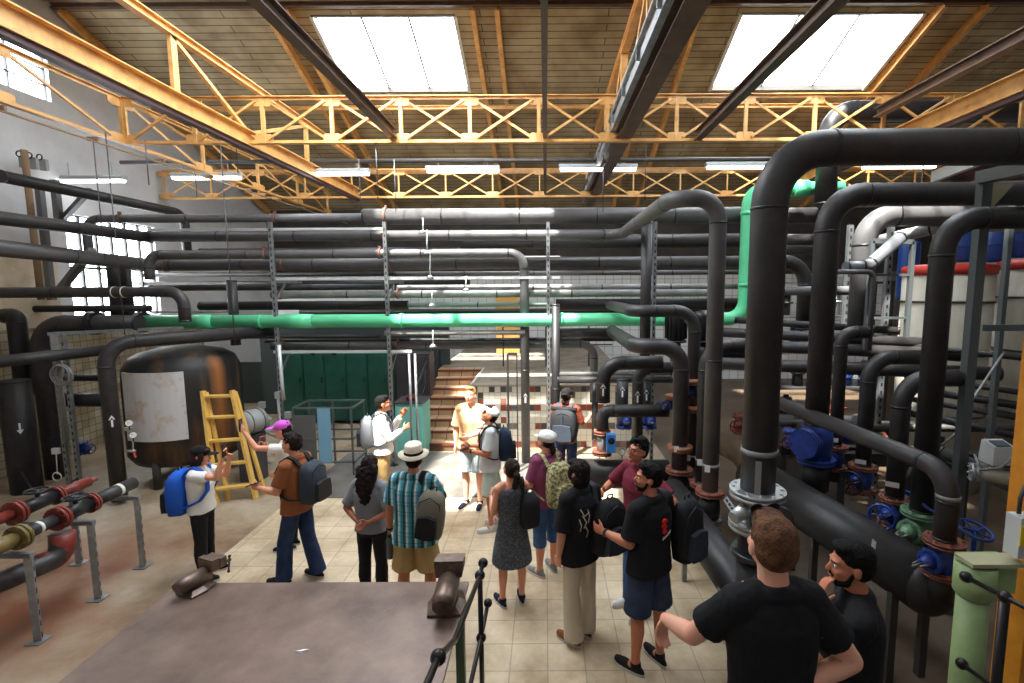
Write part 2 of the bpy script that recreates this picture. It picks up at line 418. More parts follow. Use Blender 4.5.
def fedora_on(root, J, m, band):
    HT, RH, hs = J['HT'], J['RH'], J['hs']
    def ring(r, ry, z, dz=0): return [HT((r * math.cos(a), -.01 + ry * math.sin(a), z + dz * math.cos(2 * a))) for a in [2 * PI * k / 28 for k in range(28)]]
    c = MB(); c.rings([ring(.088, .105, .055), ring(.145, .165, .048, .008), ring(.147, .167, .053, .008), ring(.090, .107, .066), ring(.086, .102, .10), ring(.080, .095, .145), ring(.066, .08, .158), ring(.03, .05, .148), ring(.002, .004, .145)])
    o = c.build('hat', m, root, (0, 0, 0)); d = MB(); d.rings([ring(.0925, .1095, .064), ring(.0905, .1075, .090)], cap=False); d.build('hat_band', band, o, (0, 0, 0))
def glasses_on(root, J, m, up=False, dark=False, lens=None):
    HT = J['HT']; z = .004 if not up else .118; y = .104 if not up else .062; g = MB()
    for sg in (-1, 1):
        pts = [HT((sg * .034 + .024 * math.cos(a), y + (0 if not up else -.2 * .02 * math.sin(a)), z + .019 * math.sin(a))) for a in [2 * PI * k / 14 for k in range(15)]]
        g.tube(pts, .0028, 6)
        if dark: g.face([len(g.v) + i for i in range(14)]); g.v.extend(pts[:14])
        g.tube([HT((sg * .06, y, z + .005)), HT((sg * .082, y - .05 if not up else .02, z + .006)), HT((sg * .085, -.005, z if not up else z - .045))], .0028, 6)
    g.tube([HT((-.012, y, z + .004)), HT((.012, y, z + .004))], .0025, 6)
    g.build('glasses' if not up else 'sunglasses', m, root, (0, 0, 0))
def watch_on(root, J, k, m):
    a, b = J['el' + k], J['wr' + k]; d = (b - a).normalized(); p = a.lerp(b, .93); w = MB()
    w.cyl(p - d * .012, p + d * .012, .034 * J['s'], .033 * J['s']); u = d.cross(V((0, 0, 1)))
    u = u.normalized() if u.length > .1 else V((0, 1, 0))
    w.cyl(p + V((0, 0, .0)) + u * .026, p + u * .042, .02, .02, 12); w.build('wristwatch', m, root, (0, 0, 0))
def backpack(label, J, mats, size=(.30, .17, .45), off=(0, -.20, 1.22), strapm=None, group=None, roll=False, pockets=True, tilt=0, straps=(1, 1), name='backpack'):
    """worn on the back of a person; mats = (main, pocket/accents)"""
    root = J['root']; T = J['T']; s = J['s']
    M = root.matrix_basis.copy() if False else Matrix.Translation(root.location) @ Matrix.Rotation(root.rotation_euler.z, 4, 'Z')
    P = lambda p: M @ T(p)
    c = P((off[0], off[1], off[2] - size[2] / 2)); bp = thing(name, label, 'backpack', c, group)
    w, d, h = size; R3 = (M.to_3x3() @ J['RT']) @ Matrix.Rotation(tilt, 3, 'Y'); cc = P(off)
    L = lambda p: cc + R3 @ V(p)
    m = MB(); n = 20
    def sec(z, sx, sy, oy=0):
        return [L((w / 2 * sx * math.copysign(abs(math.cos(a)) ** .55, math.cos(a)), oy + d / 2 * sy * math.copysign(abs(math.sin(a)) ** .55, math.sin(a)), z)) for a in [2 * PI * k / n for k in range(n)]]
    m.rings([sec(-h / 2, .6, .6), sec(-h / 2 + .02, .92, .92), sec(-h * .25, 1, 1.08), sec(0, 1.02, 1.05), sec(h * .3, .95, .9), sec(h / 2 - .05, .82, .72, .01), sec(h / 2 - .01, .55, .45, .015), sec(h / 2, .3, .2, .02)])
    bag = m.build('bag', mats[0], bp)
    if pockets:
        p_ = MB(); p_.rings([[L((w * .36 * x, -d * .5 - y_, z)) for x, z in ((-1, -h * .40), (-1.05, -h * .2), (-.9, h * .02), (0, h * .06), (.9, h * .02), (1.05, -h * .2), (1, -h * .40), (0, -h * .43))] for y_ in (-.02, .045)], smooth=False)
        p_.build('pocket', mats[1], bp)
        zp = MB(); zp.tube([L((-w * .42, -d * .36, h * .05)), L((-w * .36, -d * .40, h * .3)), L((0, -d * .40, h * .42)), L((w * .36, -d * .40, h * .3)), L((w * .42, -d * .36, h * .05))], .005, 6); zp.build('zip', mats[1], bp)
    if roll:
        r_ = MB(); r_.tube([L((-w * .48, 0, h / 2 - .01)), L((w * .48, 0, h / 2 - .01))], .035, 10); r_.build('rolled_top', mats[0], bp)
        f_ = MB(); f_.beam(L((0, -d * .55, h * .45)), L((0, -d * .6, -h * .2)), .025, .008); f_.build('buckle_strap', mats[1], bp)
    hd = MB(); hd.tube([L((-.03, .02, h / 2 - .02)), L((-.03, .02, h / 2 + .035)), L((.03, .02, h / 2 + .035)), L((.03, .02, h / 2 - .02))], .008, 8); hd.build('carry_handle', mats[1], bp)
    sm = strapm or mats[1]
    for i, sg in enumerate((-1, 1)):
        if not straps[i]: continue
        st = MB(); pts = [P((sg * .085, off[1] + d * .4, off[2] + h * .42)), P((sg * .105, -.075, 1.475)), P((sg * .115, -.01, 1.506)), P((sg * .12, .075, 1.455)), P((sg * .125, .142, 1.33)), P((sg * .135, .142, 1.2)), P((sg * .175, .06, 1.08)), P((sg * .185, -.04, 1.04)), P((sg * .13, off[1] + d * .4, off[2] - h * .38))]
        pts = fillet(pts, .05, 4); rr = []
        for q in range(len(pts) - 1): 
            a_, b_ = pts[q], pts[q + 1]; ctr = P((sg * .1, 0, 1.25)); o_ = ((a_ + b_) / 2 - ctr)
            st.beam(a_, b_ + (b_ - a_).normalized() * .008, .05, .014, o_.normalized() if o_.length > .05 else (0, 0, 1))
        st.build('shoulder_strap', sm, bp)
    return bp
def finish_remesh():
    tex = {}
    for (o, vx, sm, dsp, dsz) in REMESH:
        m = o.modifiers.new('r', 'REMESH'); m.mode = 'VOXEL'; m.voxel_size = vx; m.use_smooth_shade = True
        if sm: k = o.modifiers.new('s', 'SMOOTH'); k.factor = .5; k.iterations = sm * 2
        if dsp:
            if dsz not in tex:
                t = bpy.data.textures.new('clouds', 'CLOUDS'); t.noise_scale = dsz; tex[dsz] = t
            d = o.modifiers.new('d', 'DISPLACE'); d.texture = tex[dsz]; d.strength = dsp; d.mid_level = .5
    for (o, st) in WR:
        if 'w' not in tex:
            t = bpy.data.textures.new('wrinkle', 'CLOUDS'); t.noise_scale = .11; tex['w'] = t
        d = o.modifiers.new('w', 'DISPLACE'); d.texture = tex['w']; d.strength = st; d.mid_level = .5
    bpy.context.view_layer.update(); dg = bpy.context.evaluated_depsgraph_get()
    for (o, *_) in REMESH:
        me = bpy.data.meshes.new_from_object(o.evaluated_get(dg)); 
        o.modifiers.clear(); old = o.data; o.data = me; bpy.data.meshes.remove(old)
        if len(me.materials) == 0: pass
def rad(a): return math.radians(a)
def Hof(px, ytop, Y): return at(px, ytop, Y).z
def foot(px, Y): p = at(px, 400, Y); return (p.x, p.y)
def WP(J, p):
    r = J['root']; return Matrix.Translation(r.location) @ Matrix.Rotation(r.rotation_euler.z, 4, 'Z') @ V(p)
def phone_at(label, J, k, R=None, name='phone', size=(.075, .009, .15), m=None, up=.07):
    w = WP(J, J['wr' + k]); e = WP(J, J['el' + k]); d = (w - e).normalized(); c = w + d * up + V((0, 0, .03))
    t = thing(name, label, 'phone', c); b = MB(); R = R or Matrix.Identity(3)
    b.box(c, size, R); b.build('case', m or mat('phone_black', (.01, .01, .012), .25), t)
    s2 = MB(); s2.box(c + R @ V((0, -size[1] * .6, 0)), (size[0] * .9, .001, size[2] * .92), R); s2.build('screen', mat('phone_screen', (.05, .06, .08), .08), t)
    l = MB(); l.cyl(c + R @ V((.022, size[1] * .5, .05)), c + R @ V((.022, size[1] * .75, .05)), .009); l.build('lens', mat('lens', (.02, .02, .03), .1), t)

def build_people():
    pale = skin('skin_pale', 226, 172, 146); fair = skin('skin_fair', 214, 156, 126); tan = skin('skin_tan', 186, 124, 94); deep = skin('skin_deep', 158, 104, 78)
    H = lambda n, r, g, b: mat(n, srgb(r, g, b), .75, col2=srgb(int(r * .55), int(g * .55), int(b * .55)), scale=25, bump=.7, bscale=90, spec=.2)
    hblack = H('hair_black', 16, 13, 12); hbrown = H('hair_brown', 60, 42, 32); hginger = H('hair_ginger', 124, 84, 58); hblond = H('hair_blond', 190, 140, 84); hdk = H('hair_dark_brown', 42, 30, 24)
    white = fabric('cloth_white', srgb(225, 222, 218)); black = fabric('cloth_black', (.012, .012, .014), .9); blk2 = fabric('cloth_jet', (.008, .008, .009), .95)
    brown = fabric('cloth_brown', srgb(140, 82, 50)); jeans = fabric('denim_dark', srgb(30, 44, 74), .9, srgb(40, 56, 90)); denims = fabric('denim_shorts', srgb(46, 55, 76), .9, srgb(58, 68, 92)); jeans2 = fabric('denim_blue', srgb(52, 80, 122), .9, srgb(66, 98, 142))
    khaki = fabric('cloth_khaki', srgb(176, 146, 98)); greyT = fabric('cloth_grey', srgb(128, 128, 134)); peach = fabric('cloth_peach', srgb(228, 178, 132))
    ltgrey = fabric('cloth_light_grey', srgb(205, 206, 208)); ltblue = fabric('cloth_pale_blue', srgb(172, 184, 190)); mint = fabric('cloth_pale_green', srgb(182, 194, 184))
    plum = fabric('cloth_plum', srgb(140, 68, 104)); maroon = fabric('cloth_maroon', srgb(112, 38, 54)); rust = fabric('cloth_rust', srgb(128, 58, 42)); cream = fabric('cloth_cream', srgb(204, 192, 172))
    shnavy = fabric('shoe_navy', srgb(28, 32, 54)); shblk = fabric('shoe_black', (.015, .015, .017)); shwht = fabric('shoe_white', srgb(205, 205, 205)); shbrn = fabric('shoe_brown', srgb(120, 74, 40)); shgry = fabric('shoe_grey', srgb(130, 130, 128))
    # grey patterned dress fabric
    dress = mat('dress_weave', srgb(66, 68, 74), .9, col2=srgb(96, 98, 104), scale=45, lo=.5, hi=.56, bump=.3)
    # plaid
    plaid = bpy.data.materials.new('plaid'); plaid.use_nodes = True; nt = plaid.node_tree; b = nt.nodes['Principled BSDF']; b.inputs['Roughness'].default_value = .85
    tc = nt.nodes.new('ShaderNodeTexCoord'); sep = nt.nodes.new('ShaderNodeSeparateXYZ'); nt.links.new(tc.outputs['Object'], sep.inputs[0])
    def stripes(sock, per, ramp):
        m1 = nt.nodes.new('ShaderNodeMath'); m1.operation = 'MULTIPLY'; m1.inputs[1].default_value = 1 / per; nt.links.new(sock, m1.inputs[0])
        m2 = nt.nodes.new('ShaderNodeMath'); m2.operation = 'FRACT'; nt.links.new(m1.outputs[0], m2.inputs[0])
        r = nt.nodes.new('ShaderNodeValToRGB'); r.color_ramp.interpolation = 'CONSTANT'; e = r.color_ramp.elements
        e[0].position = 0; e[0].color = (*ramp[0][1], 1); e[1].position = ramp[1][0]; e[1].color = (*ramp[1][1], 1)
        for p, c in ramp[2:]: n = e.new(p); n.color = (*c, 1)
        nt.links.new(m2.outputs[0], r.inputs['Fac']); return r.outputs['Color']
    teal = srgb(44, 138, 142); wht = srgb(206, 220, 224); nv = srgb(34, 44, 58); grn = srgb(40, 120, 110); lb = srgb(110, 160, 196)
    vs = stripes(sep.outputs['X'], .085, [(0, teal), (.30, nv), (.48, grn), (.62, wht), (.82, lb)])
    hs_ = stripes(sep.outputs['Z'], .10, [(0, (1, 1, 1)), (.35, (.62, .85, .85)), (.55, (1, 1, 1)), (.75, (.5, .6, .65)), (.85, (1, 1, 1))])
    mx = nt.nodes.new('ShaderNodeMix'); mx.data_type = 'RGBA'; mx.blend_type = 'MULTIPLY'; mx.inputs['Factor'].default_value = 1
    nt.links.new(vs, mx.inputs[6]); nt.links.new(hs_, mx.inputs[7]); nt.links.new(mx.outputs[2], b.inputs['Base Color'])
    bpblue = fabric('pack_blue', srgb(34, 88, 186)); bpblk = fabric('pack_black', (.014, .014, .016), .7); bpgry = fabric('pack_slate', srgb(52, 58, 68), .7); bpolv = fabric('pack_taupe', srgb(112, 106, 92)); bpnavy = fabric('pack_navy', srgb(28, 42, 64)); bplg = fabric('pack_light_grey', srgb(140, 144, 148))
    floral = mat('pack_floral', srgb(196, 186, 140), .85, col2=srgb(98, 102, 66), scale=28, lo=.48, hi=.55, bump=.3)
    dark = mat('dark_plastic', (.012, .012, .013), .3)

    # 1 woman with blue backpack photographing
    Y = 5.42
    r, J = person('person in a black cap and white T-shirt with a blue backpack, taking a photo', foot(193, Y), Hof(195, 445, Y) - .0, rad(-78), fair, white, black, shblk, hbrown, female=True, build=1.12,
                  armR=((.12, .92, -.10), (-.05, .30, .95)), armL=((.1, .80, -.30), (.35, .35, .9)), bottoms='slim', head=(0, .14, 0), hairstyle='bob', sleeve=.6, top_len=.90, handR=(0, .1, 1), palmR=(0, 1, .1))
    cap_on(r, J, blk2)
    phone_at('small black phone held up by the person in the black cap', J, 'R', Matrix.Rotation(rad(-78), 3, 'Z'))
    backpack('bright blue backpack with black side pockets worn by the person in the black cap', J, (bpblue, bpblk), (.34, .20, .50), (0, -.235, 1.17), strapm=bpblue)
    # 2 brown tee
    Y = 5.32
    r, J = person('person in a rust-brown T-shirt and dark jeans facing left, wearing a dark grey backpack', foot(291, Y), Hof(288, 430, Y), rad(80), fair, brown, jeans, shblk, hdk,
                  armR=((.15, .25, -1), (-.1, 1, .12)), armL=((-.15, .30, -1), (.12, 1, .10)), hairstyle='short', hairdisp=.03, top_len=.86, loose=.012, sleeve=.75, head=(.1, -.05, 0), legL=((-.02, .28, -1), (0, .10, -1)), legR=((.02, -.10, -1), (0, -.25, -1)))
    backpack('dark slate backpack on the back of the person in the rust-brown T-shirt', J, (bpgry, bpblk), (.31, .20, .46), (0, -.215, 1.20))
    phone_at('dark phone held low by the person in the rust-brown T-shirt', J, 'L', Matrix.Rotation(rad(80), 3, 'Z') @ Matrix.Rotation(1.2, 3, 'X'))
    # 3 pink cap
    Y = 6.05
    r, J = person('person in a violet-pink cap raising a phone behind the one in rust brown', foot(283, Y), Hof(287, 419, Y), rad(95), fair, white, black, shblk, hdk, female=True, build=.9,
                  armL=((-.25, .95, .15), (.1, .55, .8)), armR=((.12, .5, -.9), (-.2, .7, .75)), hairstyle='tail_low', head=(0, .1, 0), bottoms='slim', sleeve=.5, legL=((.02, 0, -1), (0, 0, -1)), legR=((-.02, 0, -1), (0, 0, -1)))
    cap_on(r, J, fabric('cap_pink', srgb(206, 92, 200)), label='violet-pink cap')
    phone_at('phone in a dark case held high by the person in the violet-pink cap', J, 'L', Matrix.Rotation(rad(95), 3, 'Z'))
    phone_at('phone in an orange case held near the chin of the person in the violet-pink cap', J, 'R', Matrix.Rotation(rad(60), 3, 'Z'), m=fabric('case_orange', srgb(220, 96, 50)))
    # 4 white shirt
    Y = 7.08
    r, J = person('person in a white long-sleeved shirt and khaki trousers facing right, wearing a light grey backpack', foot(381, Y), Hof(384, 394, Y), rad(-72), tan, white, khaki, shbrn, hblack,
                  armR=((.12, .35, -.9), (-.45, .75, .35)), armL=((-.14, .5, -.8), (.1, .6, .9)), hairstyle='quiff', sleeve=1.85, top_len=.90, loose=.015, head=(0, -.05, 0))
    backpack('light grey backpack on the person in the white long-sleeved shirt', J, (bplg, bpgry), (.30, .18, .46), (0, -.215, 1.22))
    w = MB(); w.cyl((0, 0, 0), (0, 0, .012), .08)
    # 5 curly woman
    Y = 4.87
    r, J = person('person with long dark curly hair and a grey top, hands clasped behind the back', foot(366, Y), 1.63, rad(-12), deep, greyT, black, shblk, hdk, female=True,
                  armL=((-.42, -.15, -.9), (.85, -.42, -.45)), armR=((.42, -.15, -.9), (-.75, -.5, -.30)), hairstyle='long_curly', hairdisp=.035, bottoms='slim', sleeve=.85, loose=.01, top_len=.9, head=(.1, 0, 0), palmL=(0, -1, 0), palmR=(0, -1, 0))
    # 6 plaid
    Y = 4.66
    r, J = person('person in a pale straw hat, teal plaid shirt and khaki shorts seen from behind', foot(411, Y), 1.80, rad(-6), tan, plaid, khaki, shbrn, hdk, build=1.08,
                  armL=((-.28, .02, -1), (-.10, .10, -1)), armR=((.15, .35, -.9), (-.2, .9, .1)), hairstyle='short', sleeve=.78, bottoms='shorts', top_len=.80, loose=.02, collar=True, head=(.25, -.05, 0), legL=((-.10, 0, -1), (-.05, 0, -1)), legR=((.10, .05, -1), (.05, -.1, -1)))
    fedora_on(r, J, fabric('straw', srgb(222, 208, 186)), blk2); watch_on(r, J, 'L', dark)
    backpack('taupe grey backpack slung on the right shoulder of the person in the plaid shirt', J, (bpolv, bpblk), (.26, .18, .46), (.215, -.16, 1.15), straps=(0, 1), tilt=.12)
    w = WP(J, J['wrL']); c = w + V((0.0, -.01, -.17)); t = thing('water_bottle', 'grey metal water bottle carried by the person in the plaid shirt', 'bottle', c - V((0, 0, .10)))
    m = MB(); m.lathe([(.036, -.12), (.038, -.11), (.038, .06), (.030, .085), (.02, .095)], c); m.build('body', mat('bottle_grey', srgb(96, 100, 106), .4, .6), t)
    m = MB(); m.lathe([(.021, .09), (.022, .12), (.015, .13)], c); m.torus(c + V((0, 0, .135)), (1, 0, 0), .02, .005, 14, 6); m.build('lid', dark, t)
    # 7 peach
    Y = 7.24
    r, J = person('person with blond hair in a peach shirt and pale blue shorts facing the camera', foot(471, Y), Hof(466, 385, Y), rad(168), pale, peach, ltblue, shnavy, hblond,
                  armR=((.2, .02, -1), (-.0, .15, -1)), armL=((-.1, .3, -1), (.45, .75, -.1)), hairstyle='quiff', sleeve=.85, bottoms='shorts', loose=.015, beard=None, collar=True, top_len=.86, head=(0, -.15, 0))
    st = MB(); P = lambda p: WP(J, J['T'](p)); st.beam(P((.11, .13, 1.44)), P((.12, .16, 1.15)), .045, .012, (0, 1, 0)); st.beam(P((.10, -.06, 1.50)), P((.11, .13, 1.44)), .045, .012)
    # 8 white cap reading
    Y = 6.54
    r, J = person('person in a white cap and light grey T-shirt looking down at a phone', foot(489, Y), 1.74, rad(98), tan, ltgrey, mint, shwht, hdk,
                  armL=((-.12, .15, -1), (.35, 1, .15)), armR=((.12, .2, -1), (-.35, 1, .12)), hairstyle='short', sleeve=.8, bottoms='shorts', loose=.015, head=(.1, -.55, 0), top_len=.86, legL=((-.03, .05, -1), (0, -.05, -1)), legR=((.05, -.18, -1), (0, -.1, -1)))
    cap_on(r, J, mat('cap_print', srgb(222, 222, 224), .8, col2=srgb(70, 110, 120), scale=14, lo=.60, hi=.64), label='white cap printed with dark strokes'); watch_on(r, J, 'L', dark)
    phone_at('phone read by the person in the white cap', J, 'L', Matrix.Rotation(rad(98), 3, 'Z') @ Matrix.Rotation(1.1, 3, 'X'))
    backpack('navy backpack on the person in the light grey T-shirt', J, (bpnavy, bpblk), (.29, .19, .44), (0, -.215, 1.20))
    # 9 grey dress
    Y = 4.88
    r, J = person('person with a brown ponytail in a dark grey patterned sleeveless dress seen from behind', foot(510, Y), 1.60, rad(24), fair, dress, None, shnavy, hbrown, female=True, build=.98,
                  armL=((-.2, .10, -1), (.2, .9, .35)), armR=((.15, .15, -1), (-.1, .9, .2)), hairstyle='ponytail', bottoms=None, skirt=True, tank=True, head=(.15, -.35, 0), legL=((-.05, .04, -1), (-.02, 0, -1)), legR=((.06, -.02, -1), (.0, 0, -1)))
    backpack('small black bag worn on the right shoulder over the grey dress', J, (bpblk, bpblk), (.20, .12, .36), (.165, -.16, 1.16), straps=(0, 1), name='shoulder_bag', pockets=False)
    # 10 white baker cap purple tee
    Y = 5.44
    r, J = person('person in a white cap, plum T-shirt and knee-length jeans seen from behind left', foot(546, Y), Hof(543, 429, Y), rad(38), fair, plum, jeans2, shgry, hbrown, female=True, build=1.1,
                  armL=((-.22, .12, -1), (.1, .7, -.5)), armR=((.2, .2, -1), (-.1, .8, -.2)), hairstyle='tail_low', sleeve=.8, bottoms='capri', loose=.012, top_len=.86, head=(.3, -.1, .05))
    HT, RH, hs = J['HT'], J['RH'], J['hs']; c = MB(); c.ell(HT((0, -.03, .060)), V((.108, .120, .075)) * hs, RH, 24, 14); c.ell(HT((0, .095, .035)), V((.06, .06, .008)), RH, 20, 8)
    o = c.build('cap', white, r, (0, 0, 0)); o['label'] = 'puffy white cap'; REMESH.append((o, .007, 2, .01, .03))
    backpack('yellow-green floral backpack on the person in the plum T-shirt', J, (floral, floral), (.31, .18, .50), (.02, -.215, 1.16), strapm=floral)
    # 11 rust top
    Y = 7.7
    r, J = person('person in a rust-red top beyond the floral backpack, wearing a black backpack and black cap', foot(566, Y), 1.74, rad(-18), fair, rust, jeans, shnavy, hbrown,
                  armL=((-.2, .1, -1), (0, .5, -.8)), armR=((.3, .3, -1), (.2, .8, .2)), hairstyle='tail_low', sleeve=.8, head=(-.1, .05, 0))
    cap_on(r, J, blk2, back=True)
    backpack('bulky black backpack on the person in the rust-red top', J, (bpblk, bpgry), (.42, .22, .52), (.03, -.23, 1.20), roll=True)
    # 12 black tee long hair
    Y = 4.34
    r, J = person('person with chin-length dark hair, black T-shirt, cream trousers and brown sneakers', foot(580, Y), Hof(582, 457, Y), rad(40), fair, black, cream, shbrn, hdk, build=.95,
                  armL=((-.12, .06, -1), (-.02, .15, -1)), armR=((.15, .1, -1), (-.05, .3, -1)), hairstyle='bob', hairdisp=.015, sleeve=.95, loose=.02, top_len=.80, head=(.1, -.12, 0), legL=((-.03, .02, -1), (.04, -.05, -1)), legR=((.05, .0, -1), (-.03, .02, -1)))
    m = MB(); rr = random.Random(3)
    for i in range(9):
        q = J['T']((-.07 + rr.random() * .12, -.14, 1.16 + rr.random() * .2)); q2 = q + V((rr.uniform(-.03, .03), 0, rr.uniform(-.05, .05))); m.tube([WP(J, q), WP(J, (q + q2) / 2 + V((.01, -.004, 0))), WP(J, q2)], .006, 6)
    backpack('large black roll-top backpack slung on the right shoulder beside the cream trousers', J, (bpblk, bpgry), (.33, .19, .50), (.17, -.205, 1.13), straps=(0, 1), tilt=.12)
    t_print(J, 'cream brush print', cream, [((-.11, 1.34), (-.07, 1.27), (-.02, 1.30)), ((-.09, 1.28), (-.05, 1.21), (-.075, 1.16)), ((-.04, 1.33), (-.015, 1.26), (-.03, 1.20)), ((-.12, 1.25), (-.10, 1.19), (-.11, 1.14)), ((-.06, 1.17), (-.03, 1.12), (-.05, 1.07))], -.142, .005)
    # 13 maroon glasses
    Y = 4.77
    r, J = person('person with glasses and a maroon T-shirt leaning one arm out behind the bearded one', foot(640, Y), Hof(641, 436, Y), rad(118), tan, maroon, jeans2, shwht, hblack,
                  armR=((.55, .35, -.75), (-.6, .75, .1)), armL=((-.75, -.25, -.55), (-.3, -.1, -1)), hairstyle='curly_top', hairdisp=.02, sleeve=.8, top_len=.86, head=(.1, -.22, 0))
    glasses_on(r, J, dark)
    # 14 black tee with print
    Y = 3.99
    r, J = person('bearded person in a black T-shirt with a red back print, denim shorts and a wristwatch', foot(652, Y), Hof(655, 461, Y), rad(38), tan, black, denims, shblk, hblack, build=1.05,
                  armL=((-.10, .12, -1), (-.15, 1, .05)), armR=((.22, .0, -1), (-.05, .15, -1)), hairstyle='short', hairdisp=.02, sleeve=.82, bottoms='shorts', loose=.012, beard=hblack, head=(.86, -.10, 0), legL=((-.05, .06, -1), (-.02, 0, -1)), legR=((.07, -.04, -1), (.02, -.03, -1)), top_len=.86)
    watch_on(r, J, 'L', dark); glasses_on(r, J, dark, up=True)
    red = fabric('print_red', srgb(205, 40, 40))
    t_print(J, 'red figure print', red, [((x - .04, z) for x, z in q) for q in (((.035, 1.33), (.04, 1.28), (.035, 1.22)), ((.015, 1.31), (.04, 1.33), (.065, 1.31)), ((.02, 1.25), (.045, 1.24), (.065, 1.21)), ((.01, 1.28), (.04, 1.29), (.055, 1.27)))], -.149, .015)
    t_print(J, 'white lettering print', white, [((-.015 + i * .016, 1.165 + i * .004), (-.01 + i * .016, 1.18 + i * .004), (-.007 + i * .016, 1.19 + i * .004)) for i in range(7)], -.147, .004)
    backpack('tall black roll-top backpack held behind the bearded person in the black T-shirt', J, (bpblk, bpgry), (.28, .19, .54), (.31, -.14, 1.15), straps=(0, 1), roll=False)
    # 15 ginger foreground
    Y = 1.78
    r, J = person('person with ginger hair and sunglasses on the head, black T-shirt, nearest the camera', foot(784, Y), 1.80, rad(4), pale, black, jeans, shblk, hginger, build=.96, vox=.006, body_w=.80,
                  z0=Hof(778, 513, Y) - 1.80, armL=((-.42, .47, -.78), (-.15, .9, -.35)), armR=((.50, -.12, -.72), (-.85, -.10, -.25)), handL=(-.12, .30, -.95), palmL=(.3, -.8, -.4), curlL=.6, handR=(-.9, .1, -.5), palmR=(0, 1, 0), hairstyle='short', hairdisp=.006, sleeve=.66, loose=.0, head=(.0, -.10, 0), lean=.03)
    glasses_on(r, J, dark, up=True, dark=True); watch_on(r, J, 'R', dark)
    # 16 black hair foreground
    Y = 2.42
    r, J = person('person with short black hair and black T-shirt covering the mouth with one hand', foot(868, Y), 1.78, rad(66), tan, black, jeans, shblk, hblack, build=1.02, vox=.0065,
                  z0=Hof(858, 539, Y) - 1.78, armL=((.12, .52, -.80), (.34, .06, 1)), armR=((.12, .02, -1), (-.1, .45, -.8)), handL=(.12, -.12, 1), palmL=(.3, -1, .0), curlL=.35, hairstyle='short', hairdisp=.006, sleeve=.85, loose=.01, beard=hblack, head=(.22, .02, 0))
def t_print(J, name, m, strokes, y, w):
    b = MB()
    for st in strokes:
        st = list(st); pts = [J["T"]((x, y + 1.5 * x * x, z)) for x, z in st]; b.tube(pts, w, 6)
    o = b.build('print', m, J['root'], (0, 0, 0)); o['label'] = name
XL, XR, YB, YF = -9.7, 13.5, 17.6, -3.0
ROOF_K, ROOF_Y0 = 0.405, 12.6
ROOF_Z0 = 8.03
RIDGE_Y = 10.4
ROOF_F = .28
def roof_z(y): return ROOF_Z0 - ROOF_K * (y - ROOF_Y0) if y >= RIDGE_Y else ROOF_Z0 - ROOF_K * (RIDGE_Y - ROOF_Y0) - ROOF_F * (RIDGE_Y - y)
def XR_(px, Y=ROOF_Y0): return at(px, 93, Y).x
FILL_PANELS = ((-8.5, -3.5), (-2.2, 2.4), (3.8, 8.8))  # x ranges of the added ambient fill panels, out of view
